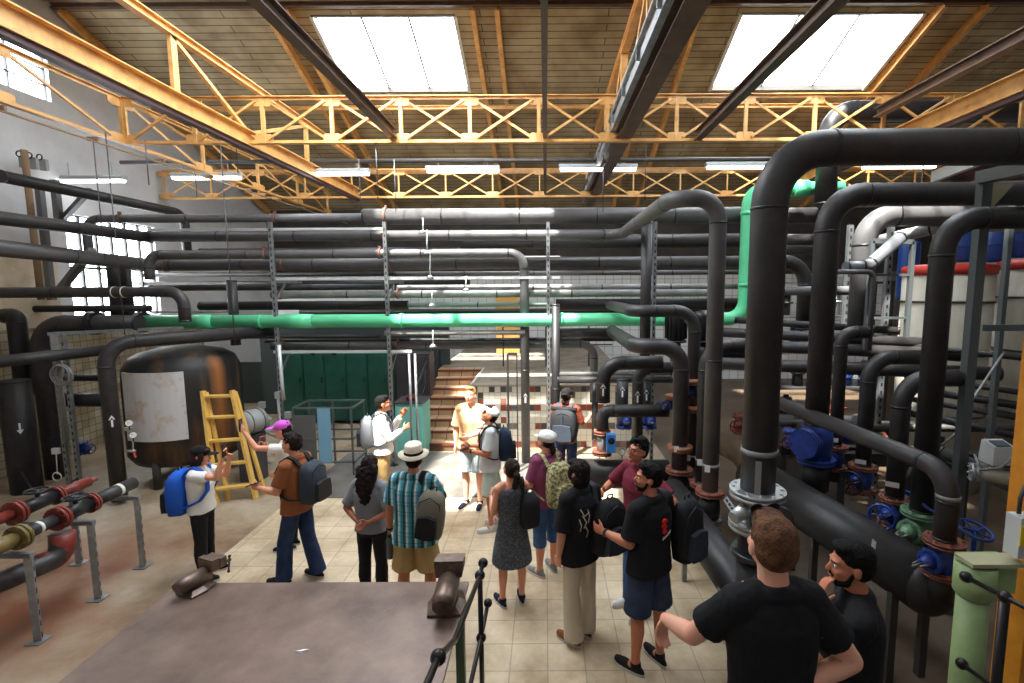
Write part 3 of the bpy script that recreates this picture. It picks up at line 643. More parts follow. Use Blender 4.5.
def floor_mat():
    m = bpy.data.materials.new('floor_tiles'); m.use_nodes = True; nt = m.node_tree; N = nt.nodes; L = nt.links; b = N['Principled BSDF']
    tc = N.new('ShaderNodeTexCoord'); sep = N.new('ShaderNodeSeparateXYZ'); L.new(tc.outputs['Object'], sep.inputs[0])
    br = N.new('ShaderNodeTexBrick'); br.offset = 0.0; br.inputs['Scale'].default_value = 1; br.inputs['Mortar Size'].default_value = .006; br.inputs['Brick Width'].default_value = .33; br.inputs['Row Height'].default_value = .33
    br.inputs['Color1'].default_value = (*srgb(216, 197, 168), 1); br.inputs['Color2'].default_value = (*srgb(201, 182, 153), 1); br.inputs['Mortar'].default_value = (*srgb(172, 156, 134), 1)
    L.new(tc.outputs['Object'], br.inputs['Vector'])
    n = N.new('ShaderNodeTexNoise'); n.inputs['Scale'].default_value = 1.1; n.inputs['Detail'].default_value = 8; n.inputs['Roughness'].default_value = .7; L.new(tc.outputs['Object'], n.inputs['Vector'])
    r = N.new('ShaderNodeValToRGB'); r.color_ramp.elements[0].position = .34; r.color_ramp.elements[0].color = (.46, .36, .26, 1); r.color_ramp.elements[1].position = .62; r.color_ramp.elements[1].color = (1, 1, 1, 1); L.new(n.outputs['Fac'], r.inputs['Fac'])
    mul = N.new('ShaderNodeMix'); mul.data_type = 'RGBA'; mul.blend_type = 'MULTIPLY'; mul.inputs['Factor'].default_value = .85; L.new(br.outputs['Color'], mul.inputs[6]); L.new(r.outputs['Color'], mul.inputs[7])
    # concrete for the left bay
    n2 = N.new('ShaderNodeTexNoise'); n2.inputs['Scale'].default_value = .9; n2.inputs['Detail'].default_value = 9; n2.inputs['Roughness'].default_value = .72; L.new(tc.outputs['Object'], n2.inputs['Vector'])
    r2 = N.new('ShaderNodeValToRGB'); e = r2.color_ramp.elements; e[0].position = .30; e[0].color = (*srgb(92, 70, 52), 1); e[1].position = .72; e[1].color = (*srgb(180, 168, 150), 1)
    q = e.new(.46); q.color = (*srgb(146, 126, 102), 1); L.new(n2.outputs['Fac'], r2.inputs['Fac'])
    # rust stains
    n3 = N.new('ShaderNodeTexNoise'); n3.inputs['Scale'].default_value = .8; n3.inputs['Detail'].default_value = 5; L.new(tc.outputs['Object'], n3.inputs['Vector'])
    d = N.new('ShaderNodeVectorMath'); d.operation = 'DISTANCE'; d.inputs[1].default_value = (-5.6, 5.0, 0); L.new(tc.outputs['Object'], d.inputs[0])
    mr = N.new('ShaderNodeMapRange'); mr.inputs['From Min'].default_value = .4; mr.inputs['From Max'].default_value = 2.4; mr.inputs['To Min'].default_value = 1; mr.inputs['To Max'].default_value = 0; L.new(d.outputs['Value'], mr.inputs['Value'])
    ml = N.new('ShaderNodeMath'); ml.operation = 'MULTIPLY'; L.new(mr.outputs[0], ml.inputs[0]); 
    r3 = N.new('ShaderNodeMapRange'); r3.inputs['From Min'].default_value = .32; r3.inputs['From Max'].default_value = .56; L.new(n3.outputs['Fac'], r3.inputs['Value']); L.new(r3.outputs[0], ml.inputs[1])
    rust = N.new('ShaderNodeMix'); rust.data_type = 'RGBA'; L.new(ml.outputs[0], rust.inputs[0]); L.new(r2.outputs['Color'], rust.inputs[6]); rust.inputs[7].default_value = (*srgb(112, 60, 28), 1)
    # x split: tiles right of about -3.1
    st = N.new('ShaderNodeMath'); st.operation = 'GREATER_THAN'; st.inputs[1].default_value = -4.05; L.new(sep.outputs['X'], st.inputs[0])
    st2 = N.new('ShaderNodeMath'); st2.operation = 'LESS_THAN'; st2.inputs[1].default_value = 2.3; L.new(sep.outputs['X'], st2.inputs[0])
    st3 = N.new('ShaderNodeMath'); st3.operation = 'LESS_THAN'; st3.inputs[1].default_value = 7.85; L.new(sep.outputs['Y'], st3.inputs[0])
    a1 = N.new('ShaderNodeMath'); a1.operation = 'MULTIPLY'; L.new(st.outputs[0], a1.inputs[0]); L.new(st2.outputs[0], a1.inputs[1])
    a2 = N.new('ShaderNodeMath'); a2.operation = 'MULTIPLY'; L.new(a1.outputs[0], a2.inputs[0]); L.new(st3.outputs[0], a2.inputs[1])
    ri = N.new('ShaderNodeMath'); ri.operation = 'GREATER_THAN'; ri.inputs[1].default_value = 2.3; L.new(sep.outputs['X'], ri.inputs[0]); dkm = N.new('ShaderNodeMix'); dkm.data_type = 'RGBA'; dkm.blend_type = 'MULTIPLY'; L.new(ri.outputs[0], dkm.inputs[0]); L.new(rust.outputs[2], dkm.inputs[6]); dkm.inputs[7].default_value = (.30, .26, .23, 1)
    fin = N.new('ShaderNodeMix'); fin.data_type = 'RGBA'; L.new(a2.outputs[0], fin.inputs[0]); L.new(dkm.outputs[2], fin.inputs[6]); L.new(mul.outputs[2], fin.inputs[7])
    L.new(fin.outputs[2], b.inputs['Base Color']); b.inputs['Roughness'].default_value = .55
    bp = N.new('ShaderNodeBump'); bp.inputs['Strength'].default_value = .2; bp.inputs['Distance'].default_value = .01; L.new(n2.outputs['Fac'], bp.inputs['Height']); L.new(bp.outputs['Normal'], b.inputs['Normal'])
    return m
def brick_mat(name, c1, c2, mortar, w, h, ms=.005, rough=.5, offset=0.0, axis='XZ', dirt=None, bias=0):
    if name in MATS: return MATS[name]
    m = bpy.data.materials.new(name); m.use_nodes = True; nt = m.node_tree; N = nt.nodes; L = nt.links; b = N['Principled BSDF']; b.inputs['Roughness'].default_value = rough
    tc = N.new('ShaderNodeTexCoord'); sep = N.new('ShaderNodeSeparateXYZ'); L.new(tc.outputs['Object'], sep.inputs[0]); cmb = N.new('ShaderNodeCombineXYZ')
    L.new(sep.outputs[axis[0]], cmb.inputs[0]); L.new(sep.outputs[axis[1]], cmb.inputs[1])
    br = N.new('ShaderNodeTexBrick'); br.offset = offset; br.inputs['Scale'].default_value = 1; br.inputs['Mortar Size'].default_value = ms; br.inputs['Brick Width'].default_value = w; br.inputs['Row Height'].default_value = h; br.inputs['Bias'].default_value = bias
    br.inputs['Color1'].default_value = (*c1, 1); br.inputs['Color2'].default_value = (*c2, 1); br.inputs['Mortar'].default_value = (*mortar, 1); L.new(cmb.outputs[0], br.inputs['Vector'])
    out = br.outputs['Color']
    if dirt:
        n = N.new('ShaderNodeTexNoise'); n.inputs['Scale'].default_value = 1.6; n.inputs['Detail'].default_value = 7; L.new(tc.outputs['Object'], n.inputs['Vector'])
        r = N.new('ShaderNodeValToRGB'); r.color_ramp.elements[0].position = .35; r.color_ramp.elements[0].color = (*dirt, 1); r.color_ramp.elements[1].position = .6; r.color_ramp.elements[1].color = (1, 1, 1, 1); L.new(n.outputs['Fac'], r.inputs['Fac'])
        mul = N.new('ShaderNodeMix'); mul.data_type = 'RGBA'; mul.blend_type = 'MULTIPLY'; mul.inputs['Factor'].default_value = 1; L.new(out, mul.inputs[6]); L.new(r.outputs['Color'], mul.inputs[7]); out = mul.outputs[2]
    L.new(out, b.inputs['Base Color']); MATS[name] = m; return m
def build_room():
    plaster = mat('plaster_white', srgb(220, 222, 226), .85, col2=srgb(202, 203, 206), scale=1.2)
    cream_w = mat('wall_cream', srgb(210, 196, 172), .85, col2=srgb(176, 150, 116), scale=1.6, lo=.45, hi=.75)
    orange = mat('steel_orange', srgb(222, 170, 102), .45, col2=srgb(184, 128, 68), scale=5, lo=.4, hi=.75, bump=.1)
    dkor = mat('steel_brown', srgb(150, 92, 40), .5, col2=srgb(112, 66, 30), scale=4)
    plank = brick_mat('ceiling_planks', srgb(186, 168, 134), srgb(168, 150, 116), srgb(84, 70, 50), 2.6, .16, .010, .7, .5, 'XY', dirt=(.62, .56, .5))
    # floor
    f = MB(); f.box2((XL - .3, YF, -.2), (XR + .3, YB + .3, 0)); struct(f, 'floor', floor_mat())
    dk = MB(); dk.box2((-4.0, 7.55, 0), (.2, 9.7, .012)); struct(dk, 'trim_concrete_strip', mat('concrete_grey', srgb(112, 108, 102), .7, col2=srgb(92, 86, 78), scale=2.5))
    # roof with skylight openings  (X ranges at the lower edge)
    yb0, yb1 = 10.70, 12.58
    sky = [(XR_(350), XR_(470)), (XR_(709), XR_(862))]
    fs = [(-4.1, -.7), (3.0, 4.6)]     # front slope openings, behind the viewer's frame
    def slab(mb, x0, x1, y0, y1):
        th = .12
        for z_ in (0,):
            a = [V((x0, y0, roof_z(y0))), V((x1, y0, roof_z(y0))), V((x1, y1, roof_z(y1))), V((x0, y1, roof_z(y1)))]
            mb.rings([a, [p + V((0, 0, th)) for p in a]], smooth=False)
    r = MB(); xs = [XL - .4] + [q for s_ in sky for q in s_] + [XR + .4]
    for i in range(0, len(xs), 2): slab(r, xs[i], xs[i + 1], yb0, yb1)
    slab(r, XL - .4, XR + .4, RIDGE_Y, yb0); slab(r, XL - .4, XR + .4, yb1, YB + .4)
    struct(r, 'ceiling', plank)
    r = MB(); fy0, fy1 = 4.2, 8.7; xs = [XL - .4] + [q for s_ in fs for q in s_] + [XR + .4]
    for i in range(0, len(xs), 2): slab(r, xs[i], xs[i + 1], fy0, fy1)
    slab(r, XL - .4, XR + .4, fy1, RIDGE_Y - .001); slab(r, XL - .4, XR + .4, YF - .3, fy0)
    struct(r, 'ceiling_front_slope', plank)
    # skylight windows
    glass = bpy.data.materials.new('skylight_glass'); glass.use_nodes = True; nt = glass.node_tree; b = nt.nodes['Principled BSDF']
    nt.nodes.remove(b); tr = nt.nodes.new('ShaderNodeBsdfTransparent'); tr.inputs[0].default_value = (.93, .95, .96, 1); gl = nt.nodes.new('ShaderNodeBsdfGlossy'); gl.inputs['Roughness'].default_value = .1
    mx = nt.nodes.new('ShaderNodeMixShader'); mx.inputs[0].default_value = .04; nt.links.new(tr.outputs[0], mx.inputs[1]); nt.links.new(gl.outputs[0], mx.inputs[2]); nt.links.new(mx.outputs[0], nt.nodes['Material Output'].inputs[0])
    MATS['glass'] = glass
    fr = mat('skylight_frame', srgb(90, 84, 78), .6); frw = mat('skylight_white_frame', srgb(220, 214, 204), .6)
    def skylight(n, x0, x1, y0, y1, nm):
        root = thing('window_%d' % n, None, None, ((x0 + x1) / 2, (y0 + y1) / 2, roof_z((y0 + y1) / 2))); root['kind'] = 'structure'
        g = MB(); P = lambda x, y, d=0: V((x, y, roof_z(y) + d))
        a = [P(x0, y0, .10), P(x1, y0, .10), P(x1, y1, .10), P(x0, y1, .10)]; g.rings([a, [p + V((0, 0, .006)) for p in a]], smooth=False); g.build('pane', glass, root)
        m = MB()
        for i in range(1, nm): 
            x = x0 + (x1 - x0) * i / nm; m.beam(P(x, y0, .09), P(x, y1, .09), .035, .05)
        m.beam(P(x0, y0, .04), P(x1, y0, .04), .07, .1); m.beam(P(x0, y1, .04), P(x1, y1, .04), .07, .1)
        m.build('muntin', fr, root)
        m = MB(); m.beam(P(x0, y0, .04), P(x0, y1, .04), .07, .16); m.beam(P(x1, y0, .04), P(x1, y1, .04), .07, .16); m.build('window_frame', frw, root)
    skylight(1, *sky[0], yb0, yb1, 3); skylight(2, *sky[1], yb0, yb1, 3)
    for i, s_ in enumerate(fs): skylight(3 + i, *s_, fy0, fy1, 4)
    fill_pane = mat('fill_panel_frosted', (.8, .82, .84), .6)
    for i, (x0_, x1_) in enumerate(FILL_PANELS):
        g = MB(); P = lambda x, y, d: V((x, y, roof_z(y) + d)); a = [P(x0_, -.6, -.03), P(x1_, -.6, -.03), P(x1_, 3.4, -.03), P(x0_, 3.4, -.03)]; g.rings([a, [p + V((0, 0, .02)) for p in a]], smooth=False); struct(g, 'window_%d' % (8 + i), fill_pane)  # unseen frosted panels added above the fill lights, not known windows
    # walls ---- left wall with holes
    def wall_holes(name, x, y0, y1, z0, z1, holes, m, th=.25, axis='x'):
        w = MB(); ys = sorted({y0, y1} | {h[0] for h in holes} | {h[1] for h in holes}); zs = sorted({z0, z1} | {h[2] for h in holes} | {h[3] for h in holes})
        for i in range(len(ys) - 1):
            for k in range(len(zs) - 1):
                yc, zc = (ys[i] + ys[i + 1]) / 2, (zs[k] + zs[k + 1]) / 2
                if any(h[0] < yc < h[1] and h[2] < zc < h[3] for h in holes): continue
                if axis == 'x': w.box2((x - th, ys[i], zs[k]), (x, ys[i + 1], zs[k + 1]))
                else: w.box2((ys[i], x, zs[k]), (ys[i + 1], x + th, zs[k + 1]))
        return struct(w, name, m)
    LH = [(7.4, 10.19, 6.98, 7.90), (10.2, 12.5, 2.7, 4.85)]
    wall_holes('wall_left', XL, YF, YB, 0, 9.5, LH, plaster)
    lw = MB(); lw.box2((XL, 5.0, 0), (XL + .03, 9.9, 3.9)); struct(lw, 'wall_left_cream_panel', cream_w)
    tl = MB(); tl.box2((XL, 7.0, 0.0), (XL + .05, 13.9, 2.6)); struct(tl, 'wall_left_tiles', brick_mat('wall_tiles_dirty', srgb(186, 178, 160), srgb(160, 148, 122), srgb(84, 74, 60), .15, .15, .006, .35, 0, 'YZ', dirt=(.55, .45, .3)))
    BH = [(-6.3, -2.6, 3.2, 4.2), (-2.2, 1.2, 3.6, 4.3), (1.6, 4.6, 3.6, 4.3)]
    tilew = brick_mat('back_tiles', srgb(222, 222, 220), srgb(210, 210, 208), srgb(150, 150, 148), .3, .3, .010, .35, 0, 'XZ')
    wall_holes('wall_back', YB, XL, XR, 0, 7.2, [], tilew, axis='y')
    ub = MB(); ub.box2((XL, YB - .04, 3.75), (XR, YB - .001, 6.1)); struct(ub, 'wall_back_upper_band', mat('wall_band_dark', srgb(74, 66, 60), .8, col2=srgb(50, 46, 44), scale=2))  # dark brown-grey band across the upper back wall
    wr = MB(); wr.box2((XR, YF, 0), (XR + .25, YB, 9.5)); struct(wr, 'wall_right', plaster)
    wf = MB(); wf.box2((XL, YF - .25, 0), (XR, YF, 6.2)); struct(wf, 'wall_front', plaster)
    frd = mat('window_iron', (.03, .03, .032), .5)
    def wall_window(n, Y0, Y1, z0, z1, ny, nz, w=.03):
        root = thing('window_%d' % n, None, None, (XL - .1, (Y0 + Y1) / 2, z0)); root['kind'] = 'structure'
        g = MB(); g.box2((XL - .13, Y0, z0), (XL - .124, Y1, z1)); g.build('pane', glass, root)
        m = MB()
        for i in range(ny + 1): y = Y0 + (Y1 - Y0) * i / ny; m.box((XL - .10, y, (z0 + z1) / 2), (.05, w, z1 - z0))
        for i in range(nz + 1): z = z0 + (z1 - z0) * i / nz; m.box((XL - .10, (Y0 + Y1) / 2, z), (.05, Y1 - Y0, w))
        m.build('muntin', frd, root)
    wall_window(6, *LH[0], 4, 3, .02); wall_window(7, *LH[1], 6, 2, .05)
    # neighbouring building seen through the low window: pale yellow wall
    ext = MB(); ext.box2((XL - 3.0, 9.6, 1.0), (XL - 2.8, 11.6, 4.4)); struct(ext, 'wall_outside', mat('outside_yellow', srgb(236, 206, 130), .9))
    # rear raised platform with tiled front, stairs
    platm = mat('platform_concrete', srgb(150, 140, 126), .7, col2=srgb(110, 100, 88), scale=2)
    pl = MB(); pl.box2((-1.55, 10.05, 0), (1.8, YB, 1.30)); pl.box2((-2.7, 12.45, 0), (-1.55, YB, 1.30)); struct(pl, 'floor_platform', platm)
    mos = bpy.data.materials.new('mosaic_tiles'); mos.use_nodes = True; nt = mos.node_tree; N = nt.nodes; L = nt.links; b = N['Principled BSDF']; b.inputs['Roughness'].default_value = .3
    tc = N.new('ShaderNodeTexCoord'); sep = N.new('ShaderNodeSeparateXYZ'); L.new(tc.outputs['Object'], sep.inputs[0])
    def cell(sock, sz):
        a = N.new('ShaderNodeMath'); a.operation = 'MULTIPLY'; a.inputs[1].default_value = 1 / sz; L.new(sock, a.inputs[0]); f_ = N.new('ShaderNodeMath'); f_.operation = 'FLOOR'; L.new(a.outputs[0], f_.inputs[0]); g_ = N.new('ShaderNodeMath'); g_.operation = 'FRACT'; L.new(a.outputs[0], g_.inputs[0]); return f_.outputs[0], g_.outputs[0]
    cx_, fx_ = cell(sep.outputs['X'], .118); cz_, fz_ = cell(sep.outputs['Z'], .130); cmb = N.new('ShaderNodeCombineXYZ'); L.new(cx_, cmb.inputs[0]); L.new(cz_, cmb.inputs[1])
    wn = N.new('ShaderNodeTexWhiteNoise'); wn.noise_dimensions = '2D'; L.new(cmb.outputs[0], wn.inputs['Vector'])
    r = N.new('ShaderNodeValToRGB'); r.color_ramp.interpolation = 'CONSTANT'; e = r.color_ramp.elements; e[0].position = 0; e[0].color = (*srgb(226, 220, 206), 1); e[1].position = .30; e[1].color = (*srgb(138, 62, 50), 1)
    for p, c in ((.52, srgb(66, 66, 66)), (.74, srgb(112, 108, 100)), (.93, srgb(176, 120, 100))): q = e.new(p); q.color = (*c, 1)
    L.new(wn.outputs['Value'], r.inputs['Fac'])
    # broad white bands between the patterned rows
    m2 = N.new('ShaderNodeMath'); m2.operation = 'MODULO'; m2.inputs[1].default_value = 3; L.new(cz_, m2.inputs[0]); g2 = N.new('ShaderNodeMath'); g2.operation = 'GREATER_THAN'; g2.inputs[1].default_value = .5; L.new(m2.outputs[0], g2.inputs[0])
    mm = N.new('ShaderNodeMath'); mm.operation = 'MODULO'; mm.inputs[1].default_value = 4; ab = N.new('ShaderNodeMath'); ab.operation = 'ABSOLUTE'; L.new(cx_, ab.inputs[0]); L.new(ab.outputs[0], mm.inputs[0]); g3 = N.new('ShaderNodeMath'); g3.operation = 'GREATER_THAN'; g3.inputs[1].default_value = .9; L.new(mm.outputs[0], g3.inputs[0])
    mu = N.new('ShaderNodeMath'); mu.operation = 'MULTIPLY'; L.new(g2.outputs[0], mu.inputs[0]); L.new(g3.outputs[0], mu.inputs[1])
    mxx = N.new('ShaderNodeMix'); mxx.data_type = 'RGBA'; L.new(mu.outputs[0], mxx.inputs[0]); L.new(r.outputs['Color'], mxx.inputs[6]); mxx.inputs[7].default_value = (*srgb(226, 220, 206), 1)
    # joints
    lx = N.new('ShaderNodeMath'); lx.operation = 'LESS_THAN'; lx.inputs[1].default_value = .05; L.new(fx_, lx.inputs[0]); lz = N.new('ShaderNodeMath'); lz.operation = 'LESS_THAN'; lz.inputs[1].default_value = .05; L.new(fz_, lz.inputs[0]); mxm = N.new('ShaderNodeMath'); mxm.operation = 'MAXIMUM'; L.new(lx.outputs[0], mxm.inputs[0]); L.new(lz.outputs[0], mxm.inputs[1])
    mj = N.new('ShaderNodeMix'); mj.data_type = 'RGBA'; L.new(mxm.outputs[0], mj.inputs[0]); L.new(mxx.outputs[2], mj.inputs[6]); mj.inputs[7].default_value = (*srgb(150, 142, 130), 1); L.new(mj.outputs[2], b.inputs['Base Color'])
    t = MB(); t.box2((-1.55, 10.0, 0), (1.85, 10.049, 1.30)); struct(t, 'wall_mosaic', mos)
    edge = MB(); edge.box2((-1.56, 9.96, 1.301), (1.87, 10.25, 1.33)); struct(edge, 'trim_platform_edge', mat('edge_grey', srgb(160, 150, 138), .6))
    sw_ = MB(); sw_.box2((-1.60, 10.0, 0), (-1.556, 12.44, 1.3)); struct(sw_, 'wall_stair_side', tilew)
    # stairs
    root = thing('staircase', 'tiled staircase rising to the raised platform beside the mosaic wall', 'stairs', (-2.1, 9.8, 0))
    st = MB(); ns = MB(); n = 8; x0, x1 = -2.68, -1.61
    stm = brick_mat('stair_tiles', srgb(206, 176, 142), srgb(188, 156, 122), srgb(120, 92, 70), .3, .3, .01, .5, 0, 'XY', dirt=(.7, .6, .5)); nos = mat('stair_red', srgb(118, 58, 44), .5)
    for i in range(n):
        st.box2((x0, 9.8 + i * .33, 0), (x1, 12.44, .1625 * (i + 1) - .012)); ns.box2((x0, 9.785 + i * .33, .1625 * (i + 1) - .045), (x1, 10.13 + i * .33 if i < n - 1 else 12.44, .1625 * (i + 1)))
        st.box2((x0, 9.84 + i * .33, .1625 * (i + 1)), (x1, 10.13 + i * .33, .1625 * (i + 1) + .004))
    st.build('steps', stm, root); ns.build('nosing', nos, root)
    rl = MB(); ir = mat('iron_black', (.02, .02, .022), .5)
    root = thing('stair_railing', 'thin black iron railing along the left side of the tiled staircase', 'railing', (x0 - .05, 11, 0))
    for y, zb in ((9.75, .0), (11.0, .55), (12.6, 1.3)): 
        b_ = MB(); b_.cyl((x0 - .05, y, zb), (x0 - .05, y, zb + 1.0), .02, seg=8); b_.build('post', ir, root)
    rl.tube([(x0 - .05, 9.75, 1.0), (x0 - .05, 12.6, 2.3)], .022, 8); rl.tube([(x0 - .05, 9.75, .55), (x0 - .05, 12.6, 1.85)], .014, 8); rl.build('handrail', ir, root)
    root = thing('platform_railing', 'thin black iron railing on the raised platform above the mosaic wall', 'railing', (.2, 12.6, 1.33))
    for x in (-1.1, 0, 1.1): b_ = MB(); b_.cyl((x, 12.6, 1.30), (x, 12.6, 2.35), .02, seg=8); b_.build('post', ir, root)
    rl = MB()
    for z in (1.85, 2.35): rl.tube([(-2.5, 12.6, z), (1.7, 12.6, z)], .016, 8)
    rl.build('rail', ir, root)
    # dark machinery hall wall behind the rack on the left (grey wall below the windows)
    bw = MB(); bw.box2((-7.5, 12.9, 0), (-2.55, 13.05, 2.55)); struct(bw, 'wall_partition', mat('partition_dark', srgb(52, 60, 58), .8))
    bw = MB()
    bw.box2((-9.6, 14.2, 0), (-5.3, 14.3, 1.2)); struct(bw, 'wall_partition_low', mat('partition_dark', srgb(52, 60, 58), .8))
    # white panels above the lockers
    for i, (a, b_) in enumerate(((275, 305), (306, 335), (337, 383))):
        pa = at(a, 352, 14.0); pb = at(b_, 322, 14.0); w_ = MB(); w_.box2((pa.x, 14.0, 0), (pb.x, 14.05, pa.z + 1.7)); single(w_, 'white_panel', mat('panel_white', srgb(214, 214, 212), .4), ['leftmost of the white panels standing above the dark green lockers', 'middle one of the white panels above the dark green lockers', 'rightmost white panel above the dark green lockers'][i], 'panel', 'white panels above the lockers')
def build_steel():
    orange = mat('steel_orange', srgb(222, 170, 102), .45, col2=srgb(184, 128, 68), scale=5, lo=.4, hi=.75, bump=.1)
    rail = mat('steel_rail_purple', srgb(78, 52, 54), .5); dkor = mat('steel_umber', srgb(104, 78, 62), .5, col2=srgb(78, 58, 48), scale=4)
    Z0, Z1 = 5.56, 6.25
    def lattice(label, P, n, vert=.07, gusset=True, single_d=False, group='orange lattice girders'):
        """P(t,z)->point, panel count n"""
        a0, a1 = P(0, 0), P(n, 0); root = thing('lattice_girder', label, 'girder', a0, group)
        side = (a1 - a0).cross(V((0, 0, 1))).normalized()
        m = MB(); m.beam(P(0, Z1), P(n, Z1), .09, .014); m.beam(P(0, Z1 - .025) , P(n, Z1 - .025), .012, .045); m.build('top_chord', orange, root)
        m = MB(); m.beam(P(0, Z0), P(n, Z0), .09, .014); m.beam(P(0, Z0 + .025), P(n, Z0 + .025), .012, .045); m.build('bottom_chord', orange, root)
        for i in range(n + 1):
            v = MB(); v.beam(P(i, Z0), P(i, Z1), .04, .055 if vert > .06 else .03, (1, 0, 0)); v.build('vertical', orange, root)
            if gusset:
                for z, sg in ((Z0 + .07, 1), (Z1 - .07, -1)):
                    g = MB()
                    q = [P(i + dx, z + dz * sg) for dx, dz in ((-.13, -.05), (.13, -.05), (.13, .05), (.10, .07), (-.10, .07), (-.13, .05))]
                    g.rings([[p + side * .012 for p in q], [p - side * .012 for p in q]], smooth=False)
                    g.build('gusset_plate', orange, root)
            if i < n:
                for (za, zb, o) in (((Z0 + .06, Z1 - .06, .02), (Z1 - .06, Z0 + .06, -.02)) if not single_d else ((Z1 - .06, Z0 + .06, 0),)):
                    d = MB(); d.beam(P(i + .08, za) + side * o, P(i + .92, zb) + side * o, .035, .028, side); d.build('diagonal', orange, root)
    def Pfun(Y, xa, step): return lambda t, z: V((xa + step * t, Y, z))
    lattice('orange steel lattice girder spanning the hall in front of the skylights', Pfun(8.0, at(126, 130, 8).x, (at(1016, 100, 8).x - at(126, 130, 8).x) / 12.9), 14)
    lattice('farther and smaller looking orange lattice girder just above the topmost rack pipe', Pfun(12.7, -9.5, 1.17), 17, vert=.03)
    # longitudinal lattice girders
    X = at(127, 130, 8).x
    lattice('orange lattice girder running along the white left wall', lambda t, z: V((X - .06, 4.36 + 1.82 * t - .01, z)), 6, single_d=True)
    for x, lab in ((-4.6, 'left'), (5.5, 'right')):
        root = thing('crane_beam', 'heavy orange crane beam with a purple rail under the roof on the %s' % lab, 'beam', (x, 2.2, 5.7))
        m = MB(); m.ibeam((x, 1.5, 5.62), (x, 12.5, 5.62), .16, .24); m.build('web', orange, root); m = MB(); m.beam((x, 1.5, 5.47), (x, 12.5, 5.47), .10, .06); m.build('rail', rail, root)
        if lab == 'right': continue
        for y in (4.2, atx(174, 70, x).y, 9.9): v = MB(); v.beam((x, y, 5.73), (x, y, 6.45), .10, .05, (1, 0, 0)); v.build('post', orange, root)
        m = MB(); m.ibeam((x, 3.0, 6.47), (x, 12.2, 6.47), .10, .11); m.build('top_chord', orange, root)
        for ya, yb in ((6.45, 7.9), (9.9, 8.1), (4.2, 2.4)): d = MB(); d.beam((x, ya, 6.42), (x, yb, 5.75), .05, .05); d.build('diagonal', orange, root)
    # centre double truss with cable tray
    for x, zt, lab in ((1.25, 7.0, 'orange truss running towards the back, right of the middle of the roof'),):
        root = thing('roof_truss', lab, 'truss', (x, 3, 5.7)); m = MB(); m.ibeam((x, 2.0, 5.72), (x, 14.5, 5.72), .22, .20); m.build('bottom_chord', dkor, root)
        m = MB(); m.ibeam((x, 3.7, zt), (x, 12.5, zt), .12, .14); m.build('top_chord', orange, root)
        for y in (4.2, 6.2, 8.2, 10.4): v = MB(); v.beam((x, y, 5.8), (x, y, zt), .08, .10, (1, 0, 0)); v.build('vertical', orange, root)
        for y in (4.2, 6.2, 8.2): d = MB(); d.beam((x, y, zt - .05), (x, y + 2, 5.85), .06, .07); d.build('diagonal', orange, root)
    # plain longitudinal dark beams
    for i, (x, lab) in enumerate(((-2.36, 'slanting down past the left skylight'), (0.0, 'running straight away above the middle of the hall'), (2.38, 'passing below the right skylight'), (5.15, 'farthest right, above the big black pipes'))):
        zb_ = (5.70, 5.66, 5.64, 5.97)[i]; m = MB(); m.ibeam((x, 1.4, zb_), (x, 8.0 if i != 1 else 12.6, zb_), .12 if i != 1 else .06, .14 if i != 1 else .1)
        single(m, 'ceiling_beam', dkor, 'dark brown steel ceiling beam ' + lab, 'beam', 'dark brown ceiling beams')
    # rafters under the back roof slope
    rf = [(-9.55, 'along the white left wall'), (XR_(335) - .0, 'just left of the left skylight'), (XR_(318), 'second one left of the left skylight'), (XR_(486), 'along the right edge of the left skylight'), (XR_(506), 'second one right of the left skylight'), (XR_(672), 'left of the right skylight'), (XR_(640), 'in the middle of the roof between the skylights'), (XR_(869), 'along the right edge of the right skylight'), (XR_(905), 'second one right of the right skylight'), (12.0, 'near the right wall')]
    for x, lab in rf:
        m = MB(); m.ibeam((x, RIDGE_Y, roof_z(RIDGE_Y) - .11), (x, YB, roof_z(YB) - .11), .09, .18)
        single(m, 'roof_rafter', orange, 'orange steel rafter under the planks ' + lab, 'rafter', 'orange rafters under the planked roof', origin=V((x, 12, roof_z(12) - .1)))
    for y, lab in ((RIDGE_Y, 'at the ridge'), (12.75, 'just below the skylights'), (15.2, 'low down near the back wall')):
        m = MB(); z = roof_z(y) - (.05 if y < 11 else .24); m.ibeam((XL, y, z), (XR, y, z), .10, .10)
        single(m, 'roof_purlin', dkor if y < 12 else orange, 'steel purlin crossing the whole roof ' + lab, 'purlin', 'purlins across the roof', origin=V((0, y, z)))
    # slanted braces left of skylight
    for i, (a, b_, ya, yb) in enumerate((((186, 45), (262, 143), 6.3, 8.0),)):
        pass
    # cable tray bundle on the centre truss
    tm = mat('galvanised', srgb(150, 152, 154), .4, .6, col2=srgb(120, 122, 124), scale=9)
    t = MB(); t.box2((1.02, 2.0, 5.70), (1.09, 14.5, 5.82)); t.tube([(1.0, 2.0, 5.86), (1.0, 14.5, 5.86)], .03, 10)
    for k in range(12): t.box((1.04, 2.6 + k, 5.8), (.12, .03, .16))
    single(t, 'cable_tray', tm, 'long grey cable tray fixed along the central roof truss', 'cable tray')
    # cable run under left girder
    t = MB()
    for k in range(4): t.tube([(X + .12 + .03 * k, 4.2, 5.40 - .012 * k), (X + .12 + .03 * k, 16.0, 5.40 - .012 * k)], .012, 6)
    for k in range(9): t.box((X + .16, 4.8 + 1.2 * k, 5.41), (.16, .03, .05))
    single(t, 'cable_tray', mat('cable_brown', srgb(150, 120, 92), .6), 'bundle of brown cables clipped below the lattice girder on the left wall', 'cable tray')
